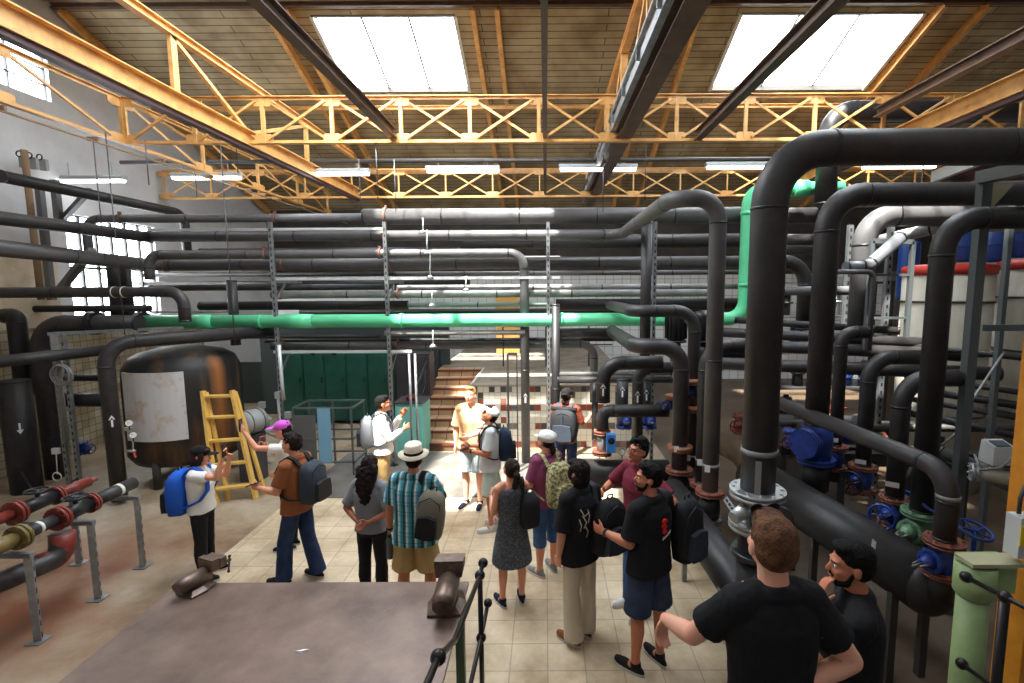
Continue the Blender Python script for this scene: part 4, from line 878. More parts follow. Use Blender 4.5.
    # horizontal conduit carrying the lamps
    zc = at(400, 161, 10.25).z; t = MB(); t.tube([(XL + 1.2, 10.25, zc), (9.8, 10.25, zc)], .04, 10); single(t, 'conduit', mat('conduit_dark', srgb(62, 58, 56), .5), 'thin dark conduit crossing the whole hall above the fluorescent lamps', 'conduit')
    for i in range(22):
        pass
    # fluorescent lamps
    lampb = mat('lamp_body', srgb(170, 172, 174), .5); tube = mat('lamp_tube', (1, 1, 1), .5, emit=((1, .98, .93), 9))
    spots = [(57, 125, 180), (172, 241, 177), (299, 370, 173), (426, 500, 170), (559, 637, 168.5), (706, 770, 166.5), (862, 936, 166)]
    names = ['leftmost, over the white left wall', 'second from the left', 'third from the left, under the left skylight', 'fourth from the left, under the left skylight edge', 'in the middle, right of the central beam', 'just left of the big black pipe elbow', 'rightmost, above the black pipe elbows']
    for (a, b_, y), nm in zip(spots, names):
        Y = 10.25; pa = at(a, y, Y); pb = at(b_, y, Y); z = (pa.z + pb.z) / 2; root = thing('fluorescent_lamp', 'long white fluorescent ceiling lamp ' + nm, 'lamp', ((pa.x + pb.x) / 2, Y, z), 'fluorescent lamps over the pipe rack')
        m = MB(); m.rings([[(x, Y - .07, z + .05), (x, Y - .07, z + .0), (x, Y + .07, z + .0), (x, Y + .07, z + .05), (x, Y + .04, z + .085), (x, Y - .04, z + .085)] for x in (pa.x, pb.x)], smooth=False); m.build('housing', lampb, root)
        m = MB(); m.rings([[(x, Y - .065, z), (x, Y - .05, z - .045), (x, Y + .05, z - .045), (x, Y + .065, z)] for x in (pa.x + .03, pb.x - .03)], smooth=False); m.build('diffuser', tube, root)
        for x in (pa.x + .25, pb.x - .25): m = MB(); m.cyl((x, Y, z + .08), (x, Y, zc), .008, seg=6); m.build('hanger', lampb, root)
    # hanging threaded rods
    wire = mat('rod_steel', srgb(96, 96, 98), .4, .7)
    rods = [(149, 150, 185, 8.0, 'left, beside the lattice girder'), (197, 178, 197, 10.0, 'between the first lamps'), (238, 75, 173, 8.2, 'in front of the left girder panels'), (361, 146, 212, 9.2, 'below the left skylight'), (378, 124, 200, 8.0, 'right of the skylight rod'), (396, 146, 212, 9.2, 'near the second lattice panel'), (105, 150, 260, 7.8, 'far left above the big pipes'), (603, 150, 212, 9.0, 'right of the middle'), (645, 120, 200, 8.4, 'left of the pipe elbow'), (918, 150, 235, 7.5, 'right, above the black elbows'), (126, 200, 345, 7.6, 'left, beside the elbow over the tank'), (235, 130, 345, 8.3, 'left of the first rack strut')]
    for px, y0, y1, Y, nm in rods:
        p = at(px, y1, Y); q = V((p.x, p.y, 5.62 + (.3 if y0 < 100 else 0))); m = MB(); m.cyl(p, q, .008, seg=6); single(m, 'hanger_rod', wire, 'thin steel rod hanging from the roof steel ' + nm, 'rod', 'thin hanging rods')
PIPES = {}
def pts_of(spec):
    out = []
    for s in spec:
        if s[0] == 'z': p = out[-1]; px, _ = to_px(p); out.append(V((p.x, p.y, at(px, s[1], p.y).z)))
        elif s[0] == 'x': p = out[-1]; _, py = to_px(p); out.append(V((at(s[1], py, p.y).x, p.y, p.z)))
        elif s[0] == 'y': p = out[-1]; out.append(V((p.x, s[1], p.z)))
        elif s[0] == 'Z': p = out[-1]; out.append(V((p.x, p.y, s[1])))
        elif s[0] == 'X': p = out[-1]; out.append(V((s[1], p.y, p.z)))
        else: out.append(at(*s))
    return out
def pipe(label, spec, d, m, bend=1.6, group=None, name='insulated_pipe', cat='pipe', seams=1.3, seg=18, clamps=(), straps=(), arrows=(), parent=None, flare=None):
    """d = outside diameter in metres"""
    r = d / 2; P = pts_of(spec); F_ = fillet(P, d * bend, 8); mb = MB(); mb.tube(F_, r, seg)
    if seams:
        mb.m(1)
        for i in range(len(F_) - 1):
            a, b = F_[i], F_[i + 1]; L_ = (b - a).length; u = (b - a).normalized()
            if L_ < d * .9: continue
            n = max(1, int(L_ / seams)); rr = random.Random(int(L_ * 1000))
            for k in range(n + 1):
                t = .02 + (L_ - .04) * k / n; p = a + u * t
                mb.tube([p - u * .012, p + u * .012], r * 1.018 + .0015, seg, cap=True)
    mats = [m, MATS.get('seam') or m]
    if parent is not None: o = mb.build(name, mats, parent)
    else:
        mid = (P[0] + P[-1]) / 2; mid.z = min(p.z for p in P) - r
        o = single(mb, name, mats, label, cat, group, origin=mid)
    cl = mat('clamp_copper', srgb(146, 106, 92), .6, .2, col2=srgb(110, 72, 60), scale=20)
    for px in clamps:       # clamps on the x-running part
        for i in range(len(P) - 1):
            a, b = P[i], P[i + 1]
            if abs(a.y - b.y) < .4 and abs(a.z - b.z) < .2:
                x = at(px, to_px((a + b) / 2)[1], a.y).x
                if min(a.x, b.x) < x < max(a.x, b.x):
                    c = MB(); t = (x - a.x) / (b.x - a.x); p = a.lerp(b, t); u = (b - a).normalized(); c.tube([p - u * .025, p + u * .025], r * 1.12 + .004, seg); c.box(p + V((0, 0, r * 1.12 + .02)), (.04, .05, .05)); c.build('pipe_clamp', cl, o); break
    for (i, t, m2, w) in straps:   # segment index, fraction, material, width
        a, b = P[i], P[i + 1]; p = a.lerp(b, t); u = (b - a).normalized(); c = MB(); c.tube([p - u * w / 2, p + u * w / 2], r * 1.03 + .002, seg); c.build('strap', m2, o)
    for (i, t, up) in arrows:
        a, b = P[i], P[i + 1]; p = a.lerp(b, t); arrow(o, p, r, up)
    PIPES[label] = (o, P); return o, P
def arrow(o, p, r, up):
    """white arrow sticker wrapped on the side of a vertical pipe that looks into the hall"""
    c = MB(); s = 1 if up else -1; d = V((-p.x, -p.y, 0)).normalized(); sd = V((-d.y, d.x, 0)); w = min(r * .9, .04)
    def q(x, z): a = x / r; return V((p.x, p.y, p.z + z * s)) + (d * math.cos(a) + sd * math.sin(a)) * (r * 1.01 + .003)
    c.v += [q(-w * .3, -.09), q(w * .3, -.09), q(w * .3, .02), q(-w * .3, .02)]; c.face([0, 1, 2, 3]); c.v += [q(-w, .02), q(w, .02), q(0, .09)]; c.face([4, 5, 6])
    x = c.build('flow_arrow', mat('sticker_white', srgb(225, 225, 225), .6), o); x['label'] = 'white %s pointing flow arrow' % ('up' if up else 'down')
    md = x.modifiers.new('t', 'SOLIDIFY'); md.thickness = .001
def sticker(o, p, r, w=.09, h=.04, name='label_plate'):
    c = MB(); d = V((-p.x, -p.y, 0)).normalized(); R = Matrix.Rotation(math.atan2(d.x, -d.y), 3, 'Z'); c.box(p + d * (r + .008), (w, .004, h), R); c.build(name, mat('sticker_white', srgb(225, 225, 225), .6), o)
def flange(parent, p, axis, r, m, th=.022, bolts=8, name='flange', pair=True, gap=.012, bm=None):
    a = V(axis).normalized(); c = MB(); p = V(p)
    if pair:
        c.tube([p - a * (gap / 2 + th), p - a * gap / 2], r, 22); c.tube([p + a * gap / 2, p + a * (gap / 2 + th)], r, 22); c.tube([p - a * gap, p + a * gap], r * .82, 18)
    else: c.tube([p - a * th / 2, p + a * th / 2], r, 22)
    u = V((1, 0, 0)) if abs(a.x) < .9 else V((0, 1, 0)); x = a.cross(u).normalized(); y = a.cross(x)
    for k in range(bolts):
        t = 2 * PI * (k + .5) / bolts; q = p + (x * math.cos(t) + y * math.sin(t)) * r * .86; c.tube([q - a * (th + .02), q + a * (th + .02)], r * .06 + .003, 6)
    return c.build(name, m, parent)
def handwheel(parent, c, axis, R, m, spokes=5, hub=True):
    a = V(axis).normalized(); u = V((0, 0, 1)) if abs(a.z) < .9 else V((1, 0, 0)); x = a.cross(u).normalized(); y = a.cross(x); w = MB(); w.torus(c, a, R, R * .11, 26, 8)
    for k in range(spokes):
        t = 2 * PI * k / spokes; w.tube([V(c) - a * R * .12, V(c) + (x * math.cos(t) + y * math.sin(t)) * R], R * .07, 6)
    w.tube([V(c) - a * R * .22, V(c) + a * R * .12], R * .2, 10); return w.build('handwheel', m, parent)
def gate_valve(label, c, size, m, spindle=(-.8, -.6, 0), bore=(0, 0, 1), wheel=None, wheelR=None, rim=None, group=None, L_=.9, name='gate_valve'):
    """size = flange radius"""
    c = V(c); s = size; a = V(bore).normalized(); d = V(spindle).normalized(); root = thing(name, label, 'valve', c - a * s * L_ * (1 if a.z > .5 else 0), group)
    b = MB(); b.lathe([(s * .62, -s * L_), (s * .60, -s * .6), (s * .72, -s * .3), (s * .74, 0), (s * .72, s * .3), (s * .60, s * .6), (s * .62, s * L_)], c, 20, a)
    b.tube([c, c + d * s * .95], [s * .62, s * .50], 16); b.build('body', m, root)
    f = MB(); f.tube([c + d * s * .92, c + d * s * 1.08], s * .66, 18); 
    for k in range(6):
        u = d.cross(V((0, 0, 1))).normalized(); v = d.cross(u); t = 2 * PI * k / 6; q = c + (u * math.cos(t) + v * math.sin(t)) * s * .57; f.tube([q + d * s * .86, q + d * s * 1.16], s * .06, 6)
    f.tube([c + d * s * 1.08, c + d * s * 1.5, c + d * s * 1.6], [s * .46, s * .26, s * .14], 14); f.build('bonnet', m, root)
    for sg in (-1, 1):
        flange(root, c + a * sg * s * L_, a, s, rim or m, th=s * .10, bolts=8, gap=.01)
    st = MB(); st.tube([c + d * s * 1.5, c + d * s * 2.35], s * .075, 8)
    u = d.cross(a).normalized()
    for sg in (-1, 1): st.tube([c + d * s * 1.1 + u * s * .3 * sg, c + d * s * 2.05 + u * s * .18 * sg], s * .06, 6)
    st.build('spindle', mat('steel_plain', srgb(120, 118, 115), .35, .8), root)
    if wheel: handwheel(root, c + d * s * 2.2, d, wheelR or s * .85, wheel)
    return root
def gauge(label, p, r=.045, d=None, group='round pressure gauges', bracket=None):
    p = V(p); d = V(d).normalized() if d else (CAM_P - p).normalized(); d.z *= .3; d.normalize(); root = thing('pressure_gauge', label, 'gauge', p - V((0, 0, r)), group)
    m = MB(); m.tube([p - d * .02, p + d * .008], r, 20); m.tube([p, p - V((0, 0, r * 2))], r * .16, 8); m.build('case', mat('gauge_case', srgb(60, 60, 62), .4, .5), root)
    m = MB(); m.tube([p + d * .008, p + d * .010], r * .88, 20); m.build('dial', mat('dial_white', srgb(235, 235, 230), .4), root)
    u = d.cross(V((0, 0, 1))).normalized(); m = MB(); m.tube([p + d * .012, p + d * .012 + u * r * .5 + V((0, 0, r * .4))], r * .05, 5); m.build('needle', mat('needle', (.02, .02, .02), .5), root); return root
def strut_channel(mb, p0, p1, w=.06, d=.06, up=(0, 1, 0), holes=True):
    """slotted steel channel: dark slots along the face turned to the hall"""
    p0 = V(p0); p1 = V(p1); mb.m(0).beam(p0, p1, w, d, up); L_ = (p1 - p0).length; u = (p1 - p0).normalized(); upv = V(up)
    x = u.cross(upv).normalized(); n = int(L_ / .11)
    mb.m(1)
    for k in range(n):
        q = p0 + u * (.05 + k * .11); mb.beam(q - u * .025, q + u * .025, w * .36, d + .004, up)
    mb.m(0)

def build_pipes():
    rub = mat('rubber_black', srgb(42, 39, 40), .5, col2=srgb(56, 52, 51), scale=7, lo=.42, hi=.72, bump=.10, bscale=9, spec=.5)
    rubd = mat('rubber_deep', srgb(30, 28, 29), .5, col2=srgb(46, 42, 42), scale=7, lo=.42, hi=.75, bump=.10, bscale=9, spec=.45)
    rubg = mat('rubber_grey', srgb(80, 78, 79), .45, col2=srgb(98, 95, 94), scale=4, lo=.35, hi=.75, bump=.08, bscale=9, spec=.5)  # lighter copy of the black insulation, sunlit brightness of rack pipes put into colour
    rubl = mat('insulation_pale', srgb(150, 148, 146), .5, col2=srgb(120, 118, 116), scale=4, bump=.08)
    mat('seam', srgb(34, 32, 33), .4)
    MATS['seam'] = MATS['seam']
    green = mat('pipe_green', srgb(88, 196, 142), .38, col2=srgb(98, 206, 152), scale=3, spec=.5)
    galv = mat('galvanised', (.3, .3, .3)); slot = mat('slot_dark', (.01, .01, .01), .8)
    blue = mat('valve_blue', srgb(34, 64, 146), .4, col2=srgb(24, 46, 110), scale=12); dblue = mat('valve_dark_blue', srgb(34, 48, 92), .45)
    redv = mat('valve_red', srgb(132, 48, 36), .45, col2=srgb(96, 34, 28), scale=10); olive = mat('valve_olive', srgb(128, 110, 58), .5, col2=srgb(90, 76, 40), scale=10); grnv = mat('valve_green', srgb(104, 140, 108), .45, col2=srgb(80, 112, 84), scale=10)
    blkv = mat('valve_black', srgb(28, 28, 30), .4); copper = mat('flange_rust', srgb(150, 92, 72), .55, .3, col2=srgb(104, 60, 46), scale=18); silver = mat('silver_cast', srgb(176, 178, 180), .35, .7); tape = mat('tape_white', srgb(220, 218, 212), .6); tapeg = mat('tape_grey', srgb(130, 130, 130), .5)
    # ---------------- the rack of long pipes
    pipe('thin left end of the topmost rack pipe, turning down beside the left windows', [(90, 262, 9.5), ('z', 219), ('x', 366)], .155, rubg, clamps=(120, 275))
    pipe('topmost and thickest grey pipe crossing the rack under the roof', [(364, 217, 9.5), ('x', 752)], .30, rubg, clamps=(386,))
    pipe('black pipe sloping across the far left above the window pipes towards the camera', [(148, 237, 9.3), ('y', 5.0)], .19, rub, name='insulated_pipe')
    pipe('second rack pipe from the top, bending forward and down right of the fourth post', [(140, 237, 9.31), ('x', 621), ('y', 5.6), ('x', 719), ('z', 492)], .188, rubg, clamps=(150, 272, 384), straps=((3, .90, tapeg, .03),))
    pipe('third rack pipe from the top, dropping straight down left of the third post', [(150, 280, 9.12), ('z', 255), ('x', 524), ('z', 468)], .165, rubg, clamps=(265, 380), arrows=((2, .66, True),))
    pipe('thick dark pipe along the left wall and then across the rack below the pale channel', [(-160, 230, 5.3), (150, 265, 10.0), ('x', 742)], .24, rubg, clamps=(166, 283, 390))
    pipe('dark thick pipe in the back layer, right half of the rack near the top', [(462, 242, 10.8), ('x', 742)], .30, rub)
    pipe('dark pipe of the back layer just above the pale conduits, left half', [(200, 252, 11.4), ('x', 460)], .16, rubd)
    pipe('thin pipe directly under the thick one below the pale channel', [(395, 274, 9.7), ('x', 742)], .09, rubg)
    pipe('thin pale pipe in the middle of the rack, the upper of a close pair', [(395, 288, 9.5), ('x', 740)], .11, rubl)
    pipe('pale pipe in the middle of the rack, the lower of a close pair', [(272, 295, 9.3), ('x', 722)], .14, rubl, clamps=(280, 398))
    pipe('dark pipe left of the second strut at half height of the rack', [(150, 288, 9.6), ('x', 392)], .12, rub)
    pipe('thick black pipe just above the green pipe in the left half', [(200, 306, 9.6), ('x', 408)], .17, rubd)
    pipe('thin pale green-tinted pipe just above the green pipe', [(404, 305, 9.6), ('x', 552)], .10, mat('insul_greenish', srgb(150, 170, 158), .5))
    pipe('short thick black pipe above the green pipe in the right half', [(556, 305, 9.9), ('x', 740)], .24, rubd)
    o, P = pipe('bright green plastic pipe crossing the whole rack and turning up behind the big black pipe', [(142, 322, 9.05), ('x', 744), ('z', 189), ('x', 842)], .245, green, name='green_pipe', bend=1.3, seams=0)
    for (px, w, rr) in ((205, .34, .135), (262, .03, .135), (300, .5, .132), (402, .05, .138), (562, .04, .136), (650, .04, .136)):
        q = at(px, 319, 9.05); c = MB(); c.tube([(q.x - w / 2, P[0].y, P[0].z), (q.x + w / 2, P[0].y, P[0].z)], rr, 20); c.build('coupling', green, o)
    for (z0_, z1_) in ((0.25, .28), (.80, .83)):
        a = P[1].lerp(P[2], z0_); b = P[1].lerp(P[2], z1_); c = MB(); c.tube([a, b], .132, 20); c.build('coupling', green, o)
    for px, w in ((800, .25), (778, .03)): q = at(px, 188, 9.05); c = MB(); c.tube([(q.x - w / 2, P[3].y, P[3].z), (q.x + w / 2, P[3].y, P[3].z)], .15, 20); c.build('coupling', green, o)
    flange(o, P[0], (1, 0, 0), .19, blkv, th=.04)
    pipe('thin black pipe right below the green pipe', [(265, 341, 9.4), ('x', 620)], .08, rubd)
    pipe('pale lowest rack pipe below the green one, turning down at its right end', [(272, 346, 9.3), ('x', 594), ('z', 402)], .15, rubg, clamps=(283, 398))
    pipe('black lower pipe with hanging clips right of the third strut', [(556, 333, 9.9), ('x', 618)], .19, rubd)
    for i, (y, x0, x1, d, Y, w) in enumerate(((258, 385, 560, .05, 9.6, 'under the third rack pipe'), (333, 385, 525, .09, 9.05, 'under the green pipe'), (312, 150, 230, .04, 9.4, 'behind the green pipe at left'))):
        pipe('slim pale conduit ' + w, [(x0, y, Y), ('x', x1)], d, rubl, seams=0, name='conduit')
    for i, (y, x0, x1, d, w) in enumerate(((262, 160, 740, .14, 'first from above'), (275, 140, 740, .10, 'second from above'), (284, 140, 470, .12, 'third from above'), (312, 300, 740, .12, 'fourth from above'), (337, 200, 380, .10, 'lowest of them'))):
        pipe('dark pipe in the rear layer of the rack, ' + w, [(x0, y, 12.2), ('x', x1)], d, rubd, seams=0)
    # vertical slotted struts
    for px, w, yb in ((271, 'leftmost, beside the tank with the ladder', 0), (385, 'second, behind the person in the white shirt', 0), (548, 'third, right of the middle', 0), (655, 'fourth, behind the pump row', 0)):
        p = at(px, 240, 9.0 + (0 if px < 600 else -.4)); X = p.x; Yp = p.y; zt = at(px, 222, Yp).z; root = thing('rack_post', 'slotted galvanised rack post ' + w, 'post', (X, Yp, 0), 'slotted posts carrying the pipe rack')
        c = MB(); strut_channel(c, (X, Yp, 0.01), (X, Yp, zt)); c.build('channel', [galv, slot], root)
        c = MB(); c.box((X, Yp, .006), (.16, .16, .012)); c.build('base_plate', galv, root)
        for zz in (279, 352): 
            z = at(px, zz, Yp).z; c = MB(); c.beam((X, Yp, z - .05), (X, Yp + 1.0, z - .05), .05, .05); c.build('arm', galv, root)
            c = MB(); c.beam((X, Yp + .1, z - .35), (X, Yp + .4, z - .07), .03, .03); c.build('brace', galv, root)
    for (y, x0, x1, Y, w) in ((279, 272, 560, 9.05, 'at mid height'), (352, 274, 412, 9.05, 'below the lowest pipe'), (230, 150, 386, 9.15, 'near the top at left')):
        a = at(x0, y, Y); b = at(x1, y, Y); b = V((b.x, b.y, a.z)); c = MB(); c.beam(a, b, .05, .045); single(c, 'rack_crossbar', mat('bar_white', srgb(196, 198, 198), .4, .3), 'pale horizontal channel across the pipe rack ' + w, 'bar', 'pale crossbars of the pipe rack')
    # ---------------- left group
    pipe('dark pipe high on the left wall, turning down before the windows', [(0, 176, 7.75), ('y', 11.6), ('z', 262)], .19, rub)
    pipe('horizontal black pipe crossing in front of the left windows, turning down at its end', [(-60, 293, 7.6), ('x', 183), ('z', 322)], .165, rub, straps=((0, .72, tape, .015), (0, .76, tape, .015)))
    pipe('thin black pipe behind, with flanges, under the one crossing the left windows', [(20, 309, 9.4), ('x', 150)], .13, rubd)
    o, P = pipe('thick black pipe rising from the floor and meeting the green pipe at a flange', [(140, 323, 8.5), ('x', 38), ('z', 520)], .28, rub)
    flange(o, P[0].lerp(P[1], .45), (1, 0, 0), .20, mat('valve_black', (.02, .02, .02)), th=.05)
    o, P = pipe('black pipe left of the flanged one, with a lowered wider foot', [(5, 316, 8.5), ('x', 16), ('z', 395)], .26, rubd)
    pipe('widest black vertical pipe at the left picture edge', [(14, 380, 7.9), ('z', 510)], .40, rubd, arrows=((0, .35, False),))
    pipe('black vertical pipe just behind the widest one at the left edge', [(-10, 330, 9.0), ('z', 470)], .22, rubd)
    o, P = pipe('black pipe with gauges rising beside the tank and running right over it', [(120, 500, 7.4), ('z', 343), (275, 331, 9.3)], .215, rub, arrows=((0, .52, True),))
    pipe('dark pipe crossing the left edge at mid height and ending behind the gauge pipe', [(-40, 366, 6.6), (106, 350, 8.0)], .17, rub)
    pipe('short thick pipe standing up behind the tank, next to the green pipe', [(236, 345, 9.2), ('z', 280)], .17, rub, clamps=())
    for px, Y in ((124, 9.9), (112, 9.6)): pipe('black vertical pipe in front of the left windows, %s' % ('right one' if px > 120 else 'left one'), [(px, 262, Y), ('z', 330)], .20, rubd, seams=0)
    pipe('thin rusty downpipe on the cream part of the left wall', [(24, 150, 8.9), ('z', 300)], .10, mat('pipe_tan', srgb(138, 112, 84), .7), seams=0, name='downpipe')
    pipe('dark blotchy pipe near the floor between the left frames', [(60, 400, 8.9), ('x', 108)], .25, rubd); pipe('second dark pipe near the floor between the left frames', [(66, 378, 8.9), ('x', 110)], .12, rubd)
    gauge('upper of the two white-faced gauges on the black pipe by the tank', at(129, 423, 7.15), .05); gauge('lower of the two white-faced gauges on the black pipe by the tank', at(133, 435, 7.15), .05)
    c = MB(); q = at(129, 429, 7.2); c.box(q, (.13, .03, .05)); c.tube([at(133, 437, 7.2), at(133, 452, 7.2)], .012, 8); single(c, 'gauge_bracket', silver, 'small silver bracket holding the two gauges by the tank', 'bracket')
    root = thing('drain_valve', 'small drain valve with a red lever under the gauges by the tank', 'valve', at(133, 455, 7.2)); c = MB(); q = at(132, 451, 7.2); c.tube([q - V((.09, 0, 0)), q + V((.05, 0, 0))], .02, 10); c.build('body', silver, root); c = MB(); c.beam(q + V((.04, -.02, 0)), q + V((.07, -.03, -.09)), .025, .012); c.build('lever', mat('lever_red', srgb(180, 50, 36), .4), root)
    # steel frames by left wall
    for (x0, Y, w) in ((64, 7.7, 'with coiled cable hanging on it'),):
        root = thing('steel_frame', 'grey galvanised frame at the left ' + w, 'frame', V((at(x0, 400, Y).x, Y, 0)))
        X = at(x0, 340, Y).x; zt = at(x0, 334, Y).z
        for dx, dy in ((0, 0), (-.22, .05)): c = MB(); strut_channel(c, (X + dx, Y + dy, 0), (X + dx, Y + dy, zt), .055, .055); c.build('upright', [galv, slot], root)
        c = MB(); c.beam((X - .25, Y, zt), (X + 1.0, Y + 1.2, zt), .05, .05); c.build('top_bar', galv, root)
        c = MB()
        for k in range(4): c.tube([(X - .05 - .03 * k, Y - .05, .9), (X - .05 - .03 * k, Y - .05, zt)], .010, 6)
        c.build('conduit', rubl, root)
    for k in range(1):
        p = at(62, 375, 7.5); c = MB()
        for j in range(5): c.torus(p + V((0, -.02 * j + .04, .01 * (j % 2))), (0.1, 1, .05), .15 + .008 * (j % 3), .008, 26, 6)
        single(c, 'cable_coil', rubl, 'coil of pale cable hanging on the left steel frame', 'cable')
    for (px, y0, y1, Y) in ((52, 180, 300, 9.6), (60, 180, 230, 9.4)):
        a = at(px, y0, Y); b = at(px, y1, Y); c = MB(); c.beam(V((b.x, Y, b.z)), V((b.x, Y, a.z)), .10, .10); 
        if y1 == 300:
            c.beam(at(90, 190, 9.2), at(60, 222, 9.6), .08, .08); c.beam(at(92, 250, 9.2), at(60, 290, 9.6), .12, .10)
        single(c, 'pipe_bracket', mat('steel_dull', srgb(104, 104, 106), .5, .4), 'dull grey %s steel bracket carrying the pipes on the left wall' % ('tall' if y1 == 300 else 'short'), 'bracket')
    # electric junction on left wall
    bg_ = mat('box_grey', srgb(150, 150, 148), .6)
    for k in range(3):
        c = MB(); q = at(24 + 10 * k, 162 + 1.5 * k, 9.15 + .19 * k); c.box(q, (.13, .06, .20)); o_ = single(c, 'junction_box', bg_, 'grey junction box with a looped cable high on the left wall, %s of three' % ('leftmost', 'middle', 'rightmost')[k], 'junction box', 'junction boxes on the left wall'); c = MB(); c.torus(q + V((-.02, -.05, .13)), (0, 1, 0), .05, .012, 14, 6); c.build('cable_loop', MATS['seam'], o_)
    # ---------------- right foreground group
    o, P = pipe('biggest black pipe, coming in from the right and dropping to a silver fitting', [(1180, 146, 4.2), ('x', 772), ('z', 492)], .29, rub, bend=1.6, seg=30, straps=((1, .87, tapeg, .045),))
    pB1 = P[2]
    q = P[1].lerp(P[2], .94); d = V((-q.x, -q.y, 0)).normalized(); c = MB(); c.box(q + d * .155, (.05, .012, .30), Matrix.Rotation(math.atan2(d.x, -d.y), 3, 'Z')); c.build('strap', tapeg, o)
    o, P2 = pipe('black pipe behind the biggest one, second elbow from the left at the top right', [(1180, 193, 5.2), ('x', 829), ('z', 425)], .235, rub, bend=1.5, seg=26)
    o, P3 = pipe('black pipe with its elbow beside the grey steel post, above the green valve', [(1180, 217, 4.4), ('x', 945), ('z', 512)], .19, rubd, bend=1.6, seg=26)
    o, P4 = pipe('medium black pipe with a short elbow to the right, behind the diagonal pipe', [(940, 357, 5.6), ('x', 870), ('z', 466)], .165, rub)
    o, P5 = pipe('slimmer black pipe with elbow, just right of the second big vertical pipe', [(868, 332, 5.9), ('x', 842), ('z', 446)], .145, rub)
    o, P6 = pipe('black pipe dropping to the blue valve with the blue handwheel', [(960, 378, 4.75), ('x', 903), ('z', 498)], .165, rub)
    o, P7 = pipe('black pipe slanting down to the right in front of the row of blue valves', [(772, 400, 5.9), (950, 472, 3.55), ('z', 541)], .148, rub, bend=1.4, seg=22, straps=((1, .35, tapeg, .03),))
    pipe('pale grey pipe elbow in full light, behind the second big vertical pipe', [(990, 215, 6.6), ('x', 866), ('z', 330)], .28, rubg, bend=1.3)
    pipe('dark pipe far behind the top right elbows, crossing the roof truss', [(1100, 110, 8.8), ('x', 830), ('z', 205)], .34, rub, bend=1.2)
    pipe('dark horizontal pipe behind the girder at the top right', [(850, 116, 9.6), ('x', 1100)], .26, rubd)
    pipe('pale slanting pipe under the lit elbow at the right', [(860, 245, 7.4), (945, 226, 6.6), ('x', 1100)], .16, rubl)
    pipe('silver wrapped short pipe slanting up to the right', [(845, 268, 6.2), (868, 266, 6.2), (902, 236, 6.3)], .15, mat('foil_grey', srgb(120, 122, 126), .35, .3), bend=1.0, seams=.3)
    for i, (x0, y, x1, Y, d, w) in enumerate(((795, 325, 900, 6.6, .10, 'first from above'), (780, 337, 925, 6.3, .14, 'second from above'), (780, 349, 960, 6.1, .16, 'third from above'), (770, 368, 1000, 5.9, .17, 'fourth from above'))):
        pipe('dark horizontal pipe between the right vertical pipes, ' + w, [(x0 - 60, y - 5, Y + 1.0), (x1, y + 6, Y)], d, rub)
    pipe('dark pipe in the right back layer, coming from behind the biggest pipe and turning down', [(755, 262, 7.4), ('x', 806), ('z', 330)], .20, rub)
    pipe('grey pipe with a square elbow right of the second big vertical pipe', [(780, 291, 7.0), ('x', 868), ('z', 330)], .13, rubg)
    pipe('thin grey pipe bending down beside the steel gate frame', [(836, 272, 6.0), ('x', 874), ('z', 350)], .06, rubg, seams=0)
    for i, (x0, y, x1, Y, d) in enumerate(((755, 216, 815, 9.5, .3), (755, 240, 815, 8.8, .2), (756, 250, 830, 9.6, .2))):
        pipe(('upper', 'middle', 'lower')[i] + ' one of the dark stub pipes behind the biggest vertical pipe', [(x0, y, Y), ('x', x1)], d, rub)
    # pump-row verticals
    pR20 = pipe('black pipe turning down just left of the second rack pipe, orange gasket below', [(610, 305, 9.0), ('y', 6.6), ('x', 695), ('z', 478)], .165, rub)[1]
    pR21 = pipe('thick black elbow pipe bulging forward in the middle of the pump row', [(612, 331, 8.7), ('y', 6.35), ('x', 682), ('z', 470)], .205, rub)[1]
    pR22 = pipe('black pipe turning down between the pump row and the biggest pipe', [(756, 346, 6.1), ('x', 706), ('z', 484)], .175, rub)[1]
    pipe('dark vertical pipe dropping from the rack behind the fourth post', [(647, 222, 8.3), ('z', 360)], .18, rub)
    pA = pipe('black loop pipe with a white up arrow, turning right at its top', [(603, 402, 7.0), ('z', 363), ('x', 662)], .20, rub, arrows=((0, .35, True),))
    pB = pipe('thick short horizontal pipe joining the loop above the blue meter', [(602, 428, 6.85), ('z', 411), ('x', 668)], .18, rub, bend=1.0)
    pipe('vertical pipe with a white up arrow right of the loop pipe', [(637, 440, 7.4), ('z', 368), ('x', 672)], .17, rub, arrows=((0, .62, True),), bend=1.2)
    pipe('black stub with an up arrow above the left blue valve', [(622, 428, 8.0), ('z', 378)], .19, rubd, arrows=((0, .75, True),))
    pipe('black stub with an up arrow above the right blue valve', [(646, 428, 8.0), ('z', 378)], .15, rubd, arrows=((0, .68, True),))
    pipe('slim black vertical pipe right beside the third rack post', [(556, 470, 8.9), ('z', 304)], .15, rubd)
    pipe('black horizontal pipe below the loops, right of the third post', [(557, 380, 8.6), ('x', 672)], .12, rub); pipe('thin grey pipe just above the black horizontal one right of the third post', [(557, 374, 8.9), ('x', 672)], .08, rubg)
    pipe('dark slim vertical pipe in front of the mosaic wall', [(595, 380, 8.8), ('z', 440)], .11, rubd)
    pipe('thick dark pipe far right of the pump row behind the biggest pipe', [(690, 352, 7.6), ('x', 760)], .26, rubd)
